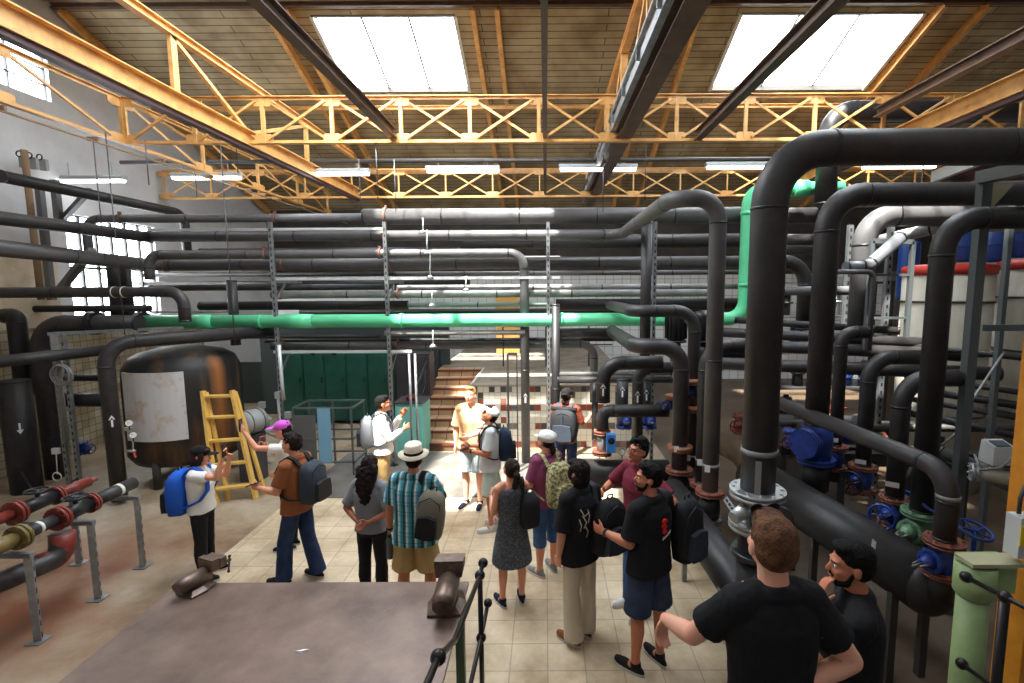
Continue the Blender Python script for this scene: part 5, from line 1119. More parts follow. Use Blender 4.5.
    for px, Y, w in ((511, 8.6, 'left of the arrow pipe'),): 
        c = MB(); p = at(px, 350, Y); z = at(px, 354, Y).z; c.beam((p.x - .06, Y, 0), (p.x - .06, Y, z), .035, .05); c.beam((p.x + .10, Y, 0), (p.x + .10, Y, z), .02, .05); c.beam((p.x - .06, Y, z), (p.x + .11, Y, z), .02, .05); c.beam((p.x - .06, Y, 1.2), (p.x + .11, Y, 1.2), .02, .05); single(c, 'cable_ladder', mat('ladder_grey', srgb(60, 60, 62), .4, .5), 'narrow dark upright frame left of the pipe with the white arrow', 'frame')
    for px in (409, 415): pipe('%s of two thin upright conduits beside the mint cabinet' % ('left' if px < 412 else 'right'), [(px, 354, 8.9), ('Z', .05)], .045, galv, seams=0, name='conduit')
    # ---------------- headers
    o, H1 = pipe('fat black horizontal header under the blue meter', [(578, 474, 6.9), ('x', 668)], .40, rubd, seams=0, seg=28, name='pipe_header'); 
    c = MB(); e = H1[0]; c.ell(e, (.09, .198, .198)); c.build('end_cap', rubd, o)
    for px in (590, 650): q = at(px, 474, 6.9); c = MB(); c.beam((q.x, 6.75, 0), (q.x, 6.75, q.z), .05, .05); c.beam((q.x, 7.05, 0), (q.x, 7.05, q.z), .05, .05); c.build('support_leg', galv, o)
    a = at(676, 500, 6.0); a.z = .72; b = at(790, 650, 3.65); b.z = .72
    mb_ = MB(); o, H2 = pipe('fat black header running from the pump row towards the ginger-haired person', [(672, 492, 6.2), (786, 655, 3.60)], .37, rubd, seams=0, seg=28, name='pipe_header')
    for t in (.35, .70): q = H2[0].lerp(H2[1], t); u = (H2[1] - H2[0]).normalized(); s_ = V((u.y, -u.x, 0)); c = MB(); [c.beam(V((q.x, q.y, 0)) + s_ * k, V((q.x, q.y, q.z)) + s_ * k, .05, .05) for k in (-.17, .17)]; c.beam(V((q.x, q.y, .28)) - s_ * .22, V((q.x, q.y, .28)) + s_ * .22, .06, .06); c.build('support_leg', galv, o)
    o, H3 = pipe('fattest black header under the row of blue and green valves', [(752, 474, 6.05), (930, 587, 3.7)], .46, rubd, seams=0, seg=30, name='pipe_header')
    u = (H3[1] - H3[0]).normalized(); R3 = Matrix.Rotation(math.atan2(u.x, u.y) * -1, 3, 'Z'); c = MB(); c.ell(H3[1], (.228, .16, .228), R3, 26, 12); c.build('end_cap', rubd, o)
    for t in (.25, .55, .93):
        q = H3[0].lerp(H3[1], t); s_ = V((u.y, -u.x, 0))
        for k in (-.16, .16): c = MB(); c.beam(V((q.x, q.y, 0)) + s_ * k, V((q.x, q.y, q.z - .1)) + s_ * k, .06, .06); c.build('support_leg', mat('leg_dark', srgb(52, 50, 48), .6), o)
    for px, py in ((843, 502), (884, 520), (795, 470)):
        pass
    # fittings under the pump-row pipes
    def foot_stack(lab, P, r, header, hz, m=None, wheel=None):
        p = P[-1]; z1 = p.z; o_ = PIPES[lab][0]; flange(o_, p, (0, 0, 1), r * 1.75, copper, th=.02)
        return p
    for lab, P, r, clab in (('second rack pipe from the top, bending forward and down right of the fourth post', PIPES['second rack pipe from the top, bending forward and down right of the fourth post'][1], .094, 'below the nearest pipe of the pump row'), ('black pipe turning down between the pump row and the biggest pipe', pR22, .088, 'below the second nearest pipe of the pump row'), ('black pipe turning down just left of the second rack pipe, orange gasket below', pR20, .083, 'below the third nearest pipe of the pump row'), ('thick black elbow pipe bulging forward in the middle of the pump row', pR21, .10, 'below the bulging elbow pipe of the pump row')):
        p = foot_stack(lab, P, r, None, 0); o_ = PIPES[lab][0]
        # strap with white tag
        q = p + V((0, 0, .33)); c = MB(); c.tube([q - V((0, 0, .012)), q + V((0, 0, .012))], r * 1.04 + .002, 18); c.build('strap', tapeg, o_); sticker(o_, q + V((-.05, -.04, .0)), r * .9, .06, .08, 'white_tag')
        root = thing('check_valve', 'black cast elbow valve ' + clab, 'valve', (p.x, p.y, p.z - .5), 'black valves under the pump row'); c = MB(); c.tube(fillet([(p.x, p.y, p.z - .02), (p.x + .02, p.y - .02, p.z - .18), (p.x, p.y, p.z - .36)], .1), [r * 1.05] * 1 + [r * 1.1] * 0 if False else r * 1.08, 18); c.ell((p.x - .02, p.y - .03, p.z - .17), (r * 1.35, r * 1.35, r * 1.5)); c.build('body', blkv, root)
        flange(root, (p.x, p.y, p.z - .33), (0, 0, 1), r * 1.65, mat('flange_grey', srgb(96, 92, 90), .5, .4), th=.02); c = MB(); c.cyl((p.x, p.y, p.z - .35), (p.x, p.y, max(.85, p.z - .62)), r * 1.0); c.build('stub', rubd, root)
        c = MB(); c.cyl((p.x + r, p.y - r, p.z - .42), (p.x + r, p.y - r, p.z - .50), .02); c.cyl((p.x + r, p.y - r, p.z - .52), (p.x + r, p.y - r, p.z - .58), .035); c.build('vent_cap', blkv, root)
    # silver fitting under biggest pipe
    p = pB1; root = thing('strainer', 'silver cast strainer bolted under the biggest black pipe', 'strainer', (p.x, p.y, .3)); flange(root, p, (0, 0, 1), .235, silver, th=.028, bolts=12)
    c = MB(); c.lathe([(.16, -.03), (.15, -.08), (.125, -.14), (.13, -.22), (.16, -.27)], p, 22); c.tube([p + V((-.05, -.03, -.10)), p + V((-.26, -.14, -.17))], [.07, .055], 14); c.tube([p + V((.02, -.05, -.1)), p + V((-.08, -.24, -.14))], .045, 12); c.build('body', silver, root); flange(root, p + V((0, 0, -.29)), (0, 0, 1), .235, silver, th=.028, bolts=12)
    c = MB(); c.lathe([(.155, -.31), (.155, -.50), (.155, -.62)], p, 24); c.build('lower_pipe', rubd, root); c = MB(); c.lathe([(.20, -.53), (.21, -.56), (.20, -.59)], p, 24); c.build('collar', mat('valve_black', (0, 0, 0)), root); c = MB(); c.lathe([(.155, -.59), (.155, -(p.z - .02))], p, 24); c.build('foot', rubd, root)
    c = MB(); q = at(724, 500, 4.9); q2 = at(748, 535, 4.4)
    for k in range(2): c.tube([q + V((.03 * k, 0, .03 * k)), q2 + V((.03 * k, 0, .03 * k))], .010, 6)
    for k in range(8): e = q.lerp(q2, k / 8); c.tube([e, e + V((.03, 0, .03))], .006, 5)
    single(c, 'cable_ladder', silver, 'short pale cable ladder left of the silver strainer', 'cable ladder')
    # blue / green valves over the right header
    hz = H3[0].z + .2
    def on_header(px): return None
    sp = (-.80, -.60, .06)
    def vstack(label, p, size, m, wheel, wm=None, sp_=sp, dz=0, rim=None, hdr=None):
        c_ = V((p.x, p.y, p.z - size * .95 + dz)); r_ = gate_valve(label, c_, size, m, sp_, wheel=wm, rim=rim or copper)
        zt = c_.z - size * .9; b_ = MB(); b_.cyl((c_.x, c_.y, zt), (c_.x, c_.y, H3[0].z - .02), size * .62, seg=18); b_.build('stub', rubd, r_); return r_
    vstack('blue gate valve with a bright blue handwheel, nearest blue valve to the green one', P6[-1], .135, blue, True, blue)
    vstack('pale green gate valve bolted on the fat right header', P3[-1], .165, grnv, True, None, sp_=(-.9, -.42, .02), rim=grnv)
    vstack('blue gate valve under the slanting pipe elbow, nearest to the yellow column', P7[-1], .135, blue, True, None, sp_=(-.95, -.3, -.05))
    vstack('blue gate valve with a black handwheel, third along the fat right header', P4[-1], .15, blue, True, blkv)
    vstack('blue gate valve with a small dark blue handwheel, second along the fat right header', P5[-1], .145, blue, True, blue)
    # large blue strainer at (812,448)
    c0 = at(817, 440, 5.6); root = thing('strainer', 'largest blue casting with a round flange facing left, behind the diagonal pipe', 'strainer', c0 - V((0, 0, .4))); c = MB(); c.lathe([(.15, -.24), (.17, 0), (.15, .24)], c0, 22); c.tube([c0, c0 + V((-.20, -.12, .0))], [.14, .13], 22); c.build('body', blue, root); flange(root, c0 + V((-.21, -.125, 0)), (-.85, -.52, 0), .17, blue, th=.03, bolts=12); flange(root, c0 + V((0, 0, -.24)), (0, 0, 1), .20, blue, th=.025); c = MB(); c.cyl(c0 - V((0, 0, .26)), V((c0.x, c0.y, H3[0].z)), .15); c.build('stub', rubd, root)
    # handwheels of the valves behind
    for px, py, Y, w in ((975, 530, 3.9, 'rightmost, behind the slanting pipe elbow'), (938, 507, 4.3, 'beside the black pipe above the green valve'), (906, 497, 4.9, 'farthest left')):
        c0 = at(px, py, Y); root = thing('rear_valve', 'rear blue valve with a flat handwheel, ' + w, 'valve', c0 - V((0, 0, .3)), 'blue valves behind the front row'); handwheel(root, c0, (.1, -.3, 1), .12, blue); c = MB(); c.cyl(c0, c0 - V((0, 0, .25)), .018); c.lathe([(.05, -.22), (.09, -.28), (.10, -.40)], c0, 14); c.build('body', blue, root)
    # meter on header 1
    c0 = at(602, 442, 6.85); root = thing('flow_meter', 'flow meter with a bright blue display box above the fat horizontal header', 'meter', c0 - V((0, 0, .25))); c = MB(); c.cyl(c0 + V((0, 0, .12)), c0 - V((0, 0, .12)), .075); c.torus(c0, (1, 0, 0), .09, .02); c.build('body', silver, root); flange(root, c0 + V((0, 0, .14)), (0, 0, 1), .12, copper); flange(root, c0 - V((0, 0, .15)), (0, 0, 1), .14, copper)
    c = MB(); bx = at(611, 443, 6.7); c.box(bx, (.12, .09, .26)); c.build('display_box', mat('meter_blue', srgb(60, 140, 224), .35), root); c = MB(); c.tube([bx + V((0, -.045, .04)), bx + V((0, -.055, .04))], .045, 18); c.build('dial', mat('phone_black', (.01, .01, .012), .25), root)
    gauge('white round gauge right of the blue display box', at(622, 452, 6.8), .045)
    for px, w in ((625, 'left'), (648, 'right')): gate_valve('dark blue valve above the fat horizontal header, the %s one' % w, at(px, 418, 8.0), .15, blue, (0, -1, 0), wheel=None)
    # mid clutter valves between loops and pipes
    for i, (px, py, Y, m_, w, hw) in enumerate(((740, 423, 7.0, redv, 'dark red valve with a red handwheel left of the biggest pipe', redv), (668, 405, 6.9, dblue, 'dark blue strainer at the end of the thick short horizontal pipe', None), (690, 393, 6.5, dblue, 'dark blue strainer beside the orange gaskets', None), (722, 365, 7.6, redv, 'rust-red flanged valve behind the pump row pipes', None), (750, 455, 6.6, blue, 'small blue valve half hidden left of the biggest pipe', None), (700, 448, 7.4, blkv, 'black valve low behind the pump row', blkv), (265, 425, 8.6, silver, 'grey pump valve right of the wooden ladder', silver), (790, 438, 5.9, blue, 'small blue valve just right of the biggest pipe', redv))):
        gate_valve(w, at(px, py, Y), .11 if Y > 6.7 else .09, m_, (-.5, -.85, .0), bore=(0, 0, 1) if i not in (1, 2, 3) else (1, .1, .5), wheel=hw)
    for i, (px, py) in enumerate(((676, 326), (703, 326))):
        c0 = at(px, py, 7.6 + .0 * i); root = thing('motor', 'black finned electric motor standing above the loops, %s one' % ('left' if i == 0 else 'right'), 'motor', c0 - V((0, 0, .3)), 'black motors'); c = MB(); c.lathe([(.12, -.22), (.14, -.2), (.15, .16), (.13, .22), (.05, .24)], c0, 20)
        for k in range(16): t = 2 * PI * k / 16; c.box(c0 + V((math.cos(t) * .155, math.sin(t) * .155, -.02)), (.03, .008, .34), rz=t)
        c.build('housing', blkv, root); c = MB(); c.lathe([(.16, -.25), (.16, -.22)], c0); c.cyl(c0 - V((0, 0, .25)), c0 - V((0, 0, .55)), .08); c.build('mount', blkv, root)
    for (px, py, Y, r_, w) in ((688, 381, 6.5, .13, 'upper'), (693, 408, 6.5, .13, 'lower'), (674, 396, 6.9, .12, 'left'), (680, 447, 6.35, .16, 'lowest and widest')):
        c = MB(); q = at(px, py, Y); c.tube([q - V((0, 0, .02)), q + V((0, 0, .02))], r_, 20); c.tube([q - V((0, 0, .045)), q - V((0, 0, .02))], r_ * .96, 20); single(c, 'gasket_flange', mat('flange_orange', srgb(176, 116, 78), .55, col2=srgb(130, 84, 60), scale=14), 'orange-brown round flange in the pump row, %s of these' % w, 'flange', 'orange-brown flanges in the pump row')
    big = at(735, 470, 6.9); pipe('tan and black dusty pipe curving down behind the pump row', [(722, 440, 7.4), (745, 452, 6.8), (770, 492, 6.0)], .42, mat('insul_tan', srgb(110, 84, 56), .7, col2=srgb(60, 54, 48), scale=3), seams=0)
    # right small flow sensor
    pr = pipe('black pipe with a cream flow sensor at the right', [(940, 452, 4.9), (1060, 500, 4.1)], .13, rub); c0 = at(998, 452, 4.4); root = thing('flow_meter', 'white electronic flow transmitter with a slanted display at the right', 'meter', c0 - V((0, 0, .2)))
    c = MB(); c.rings([[c0 + V(p) for p in q] for q in ([(-.11, -.08, -.10), (.11, -.08, -.10), (.11, .08, -.10), (-.11, .08, -.10)], [(-.09, -.06, .06), (.10, -.06, .06), (.10, .08, .10), (-.09, .08, .10)])], smooth=False); c.build('housing', mat('plastic_grey', srgb(186, 188, 186), .5), root); c = MB(); c.box(c0 + V((0, -.01, .085)), (.13, .09, .008), Matrix.Rotation(.28, 3, 'X')); c.build('display', mat('display_dark', srgb(80, 92, 98), .2), root); c = MB(); c.cyl(c0 - V((.0, 0, .10)), c0 - V((0, 0, .16)), .04); c.tube([c0 + V((-.15, .09, -.22)), c0 + V((.15, -.09, -.24))], .065, 18); c.build('sensor_body', mat('cast_cream', srgb(176, 168, 150), .5), root); flange(root, c0 + V((.13, -.08, -.24)), (1, -.6, 0), .085, copper); flange(root, c0 + V((-.13, .08, -.22)), (1, -.6, 0), .085, silver)
    c = MB(); c.tube([at(975, 455, 4.5), at(980, 470, 4.3), at(1000, 468, 4.25), at(1012, 458, 4.3)], .012, 8); single(c, 'cable', rubl, 'grey cable looping under the white flow transmitter', 'cable')
    c = MB(); c.tube([at(942, 445, 4.8), at(958, 432, 4.8), at(972, 400, 5.0), at(1004, 352, 5.6)], .012, 8); single(c, 'cable', rubl, 'grey cable rising along the steel post at the right', 'cable')
    for i, (y0, y1) in enumerate(((376, 398), (388, 412), (398, 425), (412, 445), (345, 362))):
        pipe('dark pipe running away behind the grey steel post, %s from above' % ('second', 'third', 'fourth', 'fifth', 'first')[i], [(905, y0, 6.4), (1060, y1, 5.3)], .07 + .02 * (i % 2), rubd if i % 2 else rub, seams=0)
    for lab, t, px in (('medium black pipe with a short elbow to the right, behind the diagonal pipe', .93, 0), ('black pipe dropping to the blue valve with the blue handwheel', .85, 0), ('slimmer black pipe with elbow, just right of the second big vertical pipe', .92, 0)):
        o_, P = PIPES[lab]; q = P[1].lerp(P[2], t); sticker(o_, q + V((-.05, -.03, 0)), .085, .11, .05)
    q = H3[0].lerp(H3[1], .80); c = MB(); c.box(q + V((-.12, -.14, .15)), (.13, .003, .07), Matrix.Rotation(.7, 3, 'Y') @ Matrix.Rotation(-.7, 3, 'X')); c.build('label_plate', mat('sticker_white', (0, 0, 0)), o)
    # ---------------- left floor manifold
    def seg(parent, name, p, q, r0, m, r1=None): c = MB(); c.cyl(p, q, r0, r1, 18); return c.build(name, m, parent)
    for (X, z, lab) in ((-4.95, .98, 'front'), (-5.60, 1.02, 'rear')):
        root = thing('pipe_manifold', 'line of red, olive and black flanged pipes on stands, the %s one' % lab, 'pipe', (X, 4.2, z), None); e_ = atx(133, 483, X) if lab == 'front' else atx(92, 480, X); P_ = lambda y, dz=0: V((X, e_.y + (y - 6.15), e_.z + dz))
        if lab == 'front':
            seg(root, 'insulated_end', P_(5.62), P_(6.15), .07, rub); seg(root, 'tape_ring', P_(5.92), P_(5.96), .072, tape); seg(root, 'insulated_length', P_(4.90), P_(5.22), .06, rub); seg(root, 'tape_ring', P_(5.02), P_(5.05), .062, tape)
            flange(root, P_(5.60), (0, 1, 0), .105, redv); flange(root, P_(5.24), (0, 1, 0), .12, redv, th=.03); flange(root, P_(4.86), (0, 1, 0), .115, olive, th=.03); seg(root, 'strainer_body', P_(4.56), P_(4.84), .075, olive, .065); flange(root, P_(4.53), (0, 1, 0), .115, redv, th=.03); seg(root, 'red_spool', P_(4.32), P_(4.52), .058, redv); flange(root, P_(4.30), (0, 1, 0), .12, redv, th=.03); seg(root, 'insulated_length', P_(3.2), P_(4.28), .07, rub)
            seg(root, 'valve_body', P_(5.28), P_(5.58), .075, blkv)
        else:
            seg(root, 'red_spool', P_(5.72), P_(6.10), .06, redv); flange(root, P_(5.70), (0, 1, 0), .105, redv); seg(root, 'valve_body', P_(5.30), P_(5.68), .075, blkv); flange(root, P_(5.26), (0, 1, 0), .125, redv, th=.03); seg(root, 'red_spool', P_(4.82), P_(5.22), .058, redv); flange(root, P_(4.80), (0, 1, 0), .115, olive, th=.03); seg(root, 'strainer_body', P_(4.3), P_(4.78), .07, olive); seg(root, 'insulated_length', P_(3.2), P_(4.3), .07, rub)
            seg(root, 'end_fitting', P_(6.10), P_(6.2), .03, copper)
        yv = 5.43 if lab == 'front' else 5.5
        handwheel(root, P_(yv, .14), (0, 0, 1), .10, blkv); seg(root, 'spindle', P_(yv, .05), P_(yv, .15), .02, blkv)
    gate_valve('blue-handled red valve at the near end of the front manifold', V((-4.95, 3.95, .95)), .10, redv, (.2, 0, 1), (0, 1, 0), wheel=None)
    c = MB(); pts = fillet([(-5.25, 3.4, .72), (-5.05, 4.35, .62), (-4.92, 4.75, .62), (-4.95, 4.8, .85)], .14, 6); c.tube(pts, .095, 16); c2 = single(c, 'elbow_pipe', rub, 'black pipe curving up into a red elbow below the front manifold', 'pipe'); c = MB(); c.tube(fillet([(-5.0, 4.58, .62), (-4.93, 4.78, .62), (-4.93, 4.8, .85)], .12, 6), .105, 16); c.build('red_elbow', redv, c2)
    pipe('thin silver pipe beside the rear manifold', [(0, 540, 5.2), (96, 497, 6.1)], .05, silver, seams=0, name='slim_pipe')
    for i, (X, Y_, w) in enumerate(((-4.82, 4.36, 'nearest the camera'), (-4.83, 5.0, 'in the middle of the row'), (-4.85, 5.62, 'farthest right'), (-5.69, 5.70, 'behind, between the manifold lines'))):
        root = thing('pipe_stand', 'slotted galvanised pipe stand under the manifold, ' + w, 'stand', (X, Y_, 0), 'pipe stands of the manifold'); c = MB(); strut_channel(c, (X, Y_, .01), (X, Y_, .85), .055, .055, (-1, -.6, 0)); c.build('upright', [galv, slot], root); c = MB(); c.box((X, Y_, .006), (.14, .14, .012)); c.build('base_plate', galv, root)
        if i < 3: c = MB(); c.beam((X + .04, Y_, .86), (X - .85, Y_, .86), .05, .045); c.build('cross_arm', galv, root)
def build_props():
    rub = MATS['rubber_black']; galv = MATS['galvanised']
    # storage tank with ladder
    c0 = V((at(188, 420, 8.75).x, 8.75, 0)); r = .88; zt = 2.22
    tm = bpy.data.materials.new('tank_black'); tm.use_nodes = True; nt = tm.node_tree; N = nt.nodes; L = nt.links; b = N['Principled BSDF']; b.inputs['Roughness'].default_value = .55
    tc = N.new('ShaderNodeTexCoord'); n = N.new('ShaderNodeTexNoise'); mp = N.new('ShaderNodeMapping'); mp.inputs['Scale'].default_value = (2.2, 2.2, .35); L.new(tc.outputs['Object'], mp.inputs[0]); L.new(mp.outputs[0], n.inputs['Vector']); n.inputs['Scale'].default_value = 1.6; n.inputs['Detail'].default_value = 6
    ra = N.new('ShaderNodeValToRGB'); e = ra.color_ramp.elements; e[0].position = .52; e[0].color = (*srgb(30, 28, 28), 1); e[1].position = .74; e[1].color = (*srgb(112, 78, 48), 1); L.new(n.outputs['Fac'], ra.inputs['Fac'])
    # rust run near local +x front
    d = N.new('ShaderNodeVectorMath'); d.operation = 'DISTANCE'; m2 = N.new('ShaderNodeMapping'); m2.inputs['Scale'].default_value = (1, 1, .0); L.new(tc.outputs['Object'], m2.inputs[0]); L.new(m2.outputs[0], d.inputs[0]); d.inputs[1].default_value = (.80, -.30, 0)
    mr = N.new('ShaderNodeMapRange'); mr.inputs['From Min'].default_value = .02; mr.inputs['From Max'].default_value = .17; mr.inputs['To Min'].default_value = 1; mr.inputs['To Max'].default_value = 0; L.new(d.outputs['Value'], mr.inputs[0])
    mx = N.new('ShaderNodeMix'); mx.data_type = 'RGBA'; L.new(mr.outputs[0], mx.inputs[0]); L.new(ra.outputs['Color'], mx.inputs[6]); mx.inputs[7].default_value = (*srgb(150, 92, 44), 1); L.new(mx.outputs[2], b.inputs['Base Color'])
    root = thing('storage_tank', 'large black insulated storage tank with a domed rusty top behind the yellow ladder', 'tank', c0); m = MB(); m.lathe([(r * .9, .36), (r, .5), (r, 1.7), (r * .985, 1.95), (r * .90, 2.12), (r * .72, 2.22), (r * .35, 2.30), (.01, 2.32)], c0, 48); m.build('shell', tm, root)
    for a in (30, 150, 270): q = c0 + V((math.cos(rad(a)) * .8, math.sin(rad(a)) * .8, 0)); m = MB(); m.cyl(q, q + V((0, 0, .5)), .06); m.build('leg', mat('leg_dark', (.05, .05, .05)), root)
    # white panel wrapped on shell
    pan = mat('panel_stained', srgb(206, 202, 200), .6, col2=srgb(184, 140, 96), scale=3.2, lo=.52, hi=.72); m = MB(); a0, a1 = rad(-92), rad(-46) ; a0, a1 = rad(-118), rad(-54); zz = (at(150, 443, 7.8).z, at(150, 374, 7.8).z); nseg = 10
    sec = lambda rr: [c0 + V((math.cos(a0 + (a1 - a0) * k / nseg) * rr, math.sin(a0 + (a1 - a0) * k / nseg) * rr, 0)) for k in range(nseg + 1)]
    lo_, hi_ = sec(r + .005), sec(r + .03); ring = lo_ + hi_[::-1]; m.rings([[p + V((0, 0, zz[0])) for p in ring], [p + V((0, 0, zz[1])) for p in ring]], smooth=False); m.build('white_panel', pan, root)
    # yellow A-frame ladder
    wood = mat('ladder_yellow', srgb(226, 184, 96), .5, col2=srgb(206, 160, 78), scale=8)
    Lf = [at(217, 508, 7.35), at(203, 391, 7.75)]; Rf = [at(256, 495, 7.55), at(232, 389, 7.8)]; 
    Lf[0].z = .0; Rf[0].z = 0; Rf[1].z = Lf[1].z; root = thing('step_ladder', 'yellow wooden step ladder leaning open against the black tank', 'ladder', (Lf[0] + Rf[0]) / 2)
    for (a, b_) in ((Lf[0], Lf[1]), (Rf[0], Rf[1])): m = MB(); m.beam(a, b_, .045, .085, (0, 1, 0)); m.build('rail', wood, root)
    back = V((.25, .55, 0))
    for (a, b_) in ((Lf[0] + V((.10, .14, 0)), Lf[1]), (Rf[0] + V((.06, .16, 0)), Rf[1])): m = MB(); m.beam(a, b_ + V((.02, .04, -.03)), .035, .06, (0, 1, 0)); m.build('rear_rail', wood, root)
    for t in (.13, .34, .55, .76, .95): m = MB(); m.beam(Lf[0].lerp(Lf[1], t), Rf[0].lerp(Rf[1], t), .10, .035); m.build('rung', wood, root)
    # workbench
    wt = mat('bench_plate', srgb(128, 106, 94), .42, .2, col2=srgb(76, 58, 50), scale=1.7, lo=.3, hi=.7, bump=.06); ZB = .85
    A = atz(185, 578, ZB); B = atz(466, 591, ZB); B.y = A.y = 3.92; A.x = -3.08; B.x = -.66
    root = thing('workbench', 'large steel-topped workbench with worn brown surface at the lower left', 'workbench', (-1.84, 2.9, 0)); m = MB(); m.box2((A.x, 1.5, ZB - .035), (B.x, A.y, ZB)); m.build('top', wt, root)
    gp = mat('bench_green', srgb(66, 92, 66), .5)
    for x in (A.x + .08, B.x - .06):
        for y in (1.65, A.y - .12): m = MB(); m.box2((x - .035, y - .035, 0), (x + .035, y + .035, ZB - .036)); m.build('leg', gp, root)
    m = MB(); m.box2((B.x - .09, 1.6, ZB - .16), (B.x - .04, A.y - .06, ZB - .036)); m.box2((A.x + .04, A.y - .12, ZB - .16), (B.x - .04, A.y - .07, ZB - .036)); m.build('apron', gp, root)
    m = MB(); q = atz(302, 651, ZB); m.rings([[q + V((-.045, -.01, .001)), q + V((.0, -.02, .001)), q + V((.05, .012, .001)), q + V((.01, .012, .001))], [q + V((-.04, -.008, .008)), q + V((.0, -.015, .010)), q + V((.045, .01, .006)), q + V((.01, .008, .008))]], smooth=False); single(m, 'paper_scrap', mat('sticker_white', (.8, .8, .8)), 'small white scrap lying on the workbench top', 'scrap')
    iron = mat('vise_iron', srgb(118, 98, 86), .4, .5, col2=srgb(84, 68, 60), scale=12)
    def vise(label, base, dr, s):
        R = Matrix.Rotation(dr, 3, 'Z'); P = lambda x, y, z: V(base) + R @ (V((x, y, z)) * s)
        root = thing('bench_vise', label, 'vise', base)
        m = MB(); m.rings([[P(x, y, z) for x, y in ((-.11, -.12), (.11, -.12), (.13, .02), (.09, .14), (-.09, .14), (-.13, .02))] for z in (0, .02)] + [[P(x, y, .05) for x, y in ((-.07, -.08), (.07, -.08), (.08, .02), (.05, .1), (-.05, .1), (-.08, .02))]], smooth=False); m.build('base', iron, root)
        m = MB(); m.tube([P(0, -.17, .10), P(0, -.12, .115), P(0, .12, .115)], [.065 * s, .075 * s, .075 * s], 18); m.box(P(0, .06, .07), V((.10, .16, .08)) * s, R); m.build('barrel', iron, root)
        m = MB(); m.rings([[P(x, y, z) for x, z in ((-.09, .14), (.09, .14), (.10, .235), (-.10, .235))] for y in (.10, .175)], smooth=False); m.box(P(0, .137, .245), V((.20, .06, .02)) * s, R); m.build('fixed_jaw', iron, root)
        m = MB(); m.rings([[P(x, y, z) for x, z in ((-.09, .14), (.09, .14), (.10, .235), (-.10, .235))] for y in (.19, .25)], smooth=False); m.box(P(0, .22, .16), V((.09, .14, .1)) * s, R); m.build('moving_jaw', iron, root)
        m = MB(); m.tube([P(0, .2, .12), P(0, .36, .12)], .018 * s, 10); m.tube([P(.02, .34, .17), P(-.01, .34, -.0)], .009 * s, 8); m.ell(P(.02, .34, .17), .015 * s); m.ell(P(-.01, .34, -.0), .015 * s); m.build('screw_handle', iron, root)
    vise('brown cast iron bench vise on the right far corner of the workbench', V((-.78, 3.60, ZB)), rad(2), 1.15)
    vise('brown cast iron bench vise on the left far corner, below the blue backpack', V((-2.88, 3.82, ZB)), rad(-20), .85)
    # stair handrails with ball joints
    ir = mat('iron_rail', srgb(44, 40, 40), .35, .7)
    root = thing('handrail', 'dark iron handrail with ball joints beside the workbench', 'handrail', (-.46, 3.5, 0))
    p0 = at(483, 563, 3.60); X = p0.x; tp = [p0, V((X, 3.42, p0.z + .01)), V((X - .02, 2.55, p0.z + .16)), V((X - .02, 2.15, 1.58)), V((X - .02, 1.2, 1.80))]
    m = MB(); m.tube(fillet(tp, .3, 5), .017, 10); m.build('top_rail', ir, root)
    m = MB(); m.cyl((X, 3.42, 0), (X, 3.42, tp[1].z), .019); m.build('post', ir, root)
    
    for q in (p0, tp[1], tp[3], V((X, 3.42, .72))): m = MB(); m.ell(q, .038, None, 16, 10); m.build('ball_joint', ir, root)
    m = MB(); m.tube([V((X + .03, 3.62, .86)), V((X, 3.42, .72)), V((X - .02, 2.2, .80))], .016, 10); m.ell(V((X + .03, 3.62, .86)), .034); m.build('lower_rail', ir, root)
    root = thing('handrail', 'dark iron handrail with ball joints in front of the green pillar', 'handrail', (2.4, 2.4, 0)); 
    a = at(966, 577, 2.75); b_ = at(1005, 597, 2.5); d_ = (b_ - a); m = MB(); m.tube([a, b_, b_ + d_ * 2.0], .014, 10); m.build('top_rail', ir, root); m = MB(); m.cyl(b_, V((b_.x, b_.y, 0)), .024); m.build('post', ir, root)
    a2 = at(962, 664, 2.75); m = MB(); m.tube([a2, a2 + d_ * 3], .014, 10); m.build('lower_rail', ir, root); 
    for q in (a, b_, a2): m = MB(); m.ell(q, .033, None, 16, 10); m.build('ball_joint', ir, root)
    # green pillar + yellow column + switch box
    gm = mat('pillar_green', srgb(142, 162, 110), .5, col2=srgb(122, 142, 94), scale=3); c = at(969, 640, 3.0); root = thing('green_pillar', 'pale green round pillar with a wide collar at the lower right', 'pillar', (c.x, c.y, 0)); z1 = at(965, 592, 3.0).z; z2 = at(965, 560, 3.0).z
    m = MB(); m.cyl((c.x, c.y, 0), (c.x, c.y, z1), .088, seg=28); m.build('shaft', gm, root); m = MB(); m.lathe([(.088, z1 - .03), (.11, z1), (.11, z2 - .02)], (c.x, c.y, 0), 28); m.box2((c.x - .06, c.y - .05, z1 + .02), (c.x + .22, c.y + .1, z2 - .0)); m.build('collar', gm, root); m = MB(); m.box2((c.x - .10, c.y - .09, z2 - .005), (c.x + .24, c.y + .05, z2 + .02)); m.build('top_plate', mat('plate_cream', srgb(160, 158, 126), .6), root)
    ym = mat('column_yellow', srgb(216, 142, 34), .5, col2=srgb(190, 118, 28), scale=4); p = at(1030, 600, 3.1); root = thing('steel_column', 'yellow-orange steel column at the right picture edge', 'column', (p.x, p.y, 0)); zt = at(1015, 468, 3.1).z; m = MB(); m.ibeam((p.x, p.y, 0), (p.x, p.y, zt + 3), .20, .24, .02, (1, 0, 0)); m.build('web', ym, root)
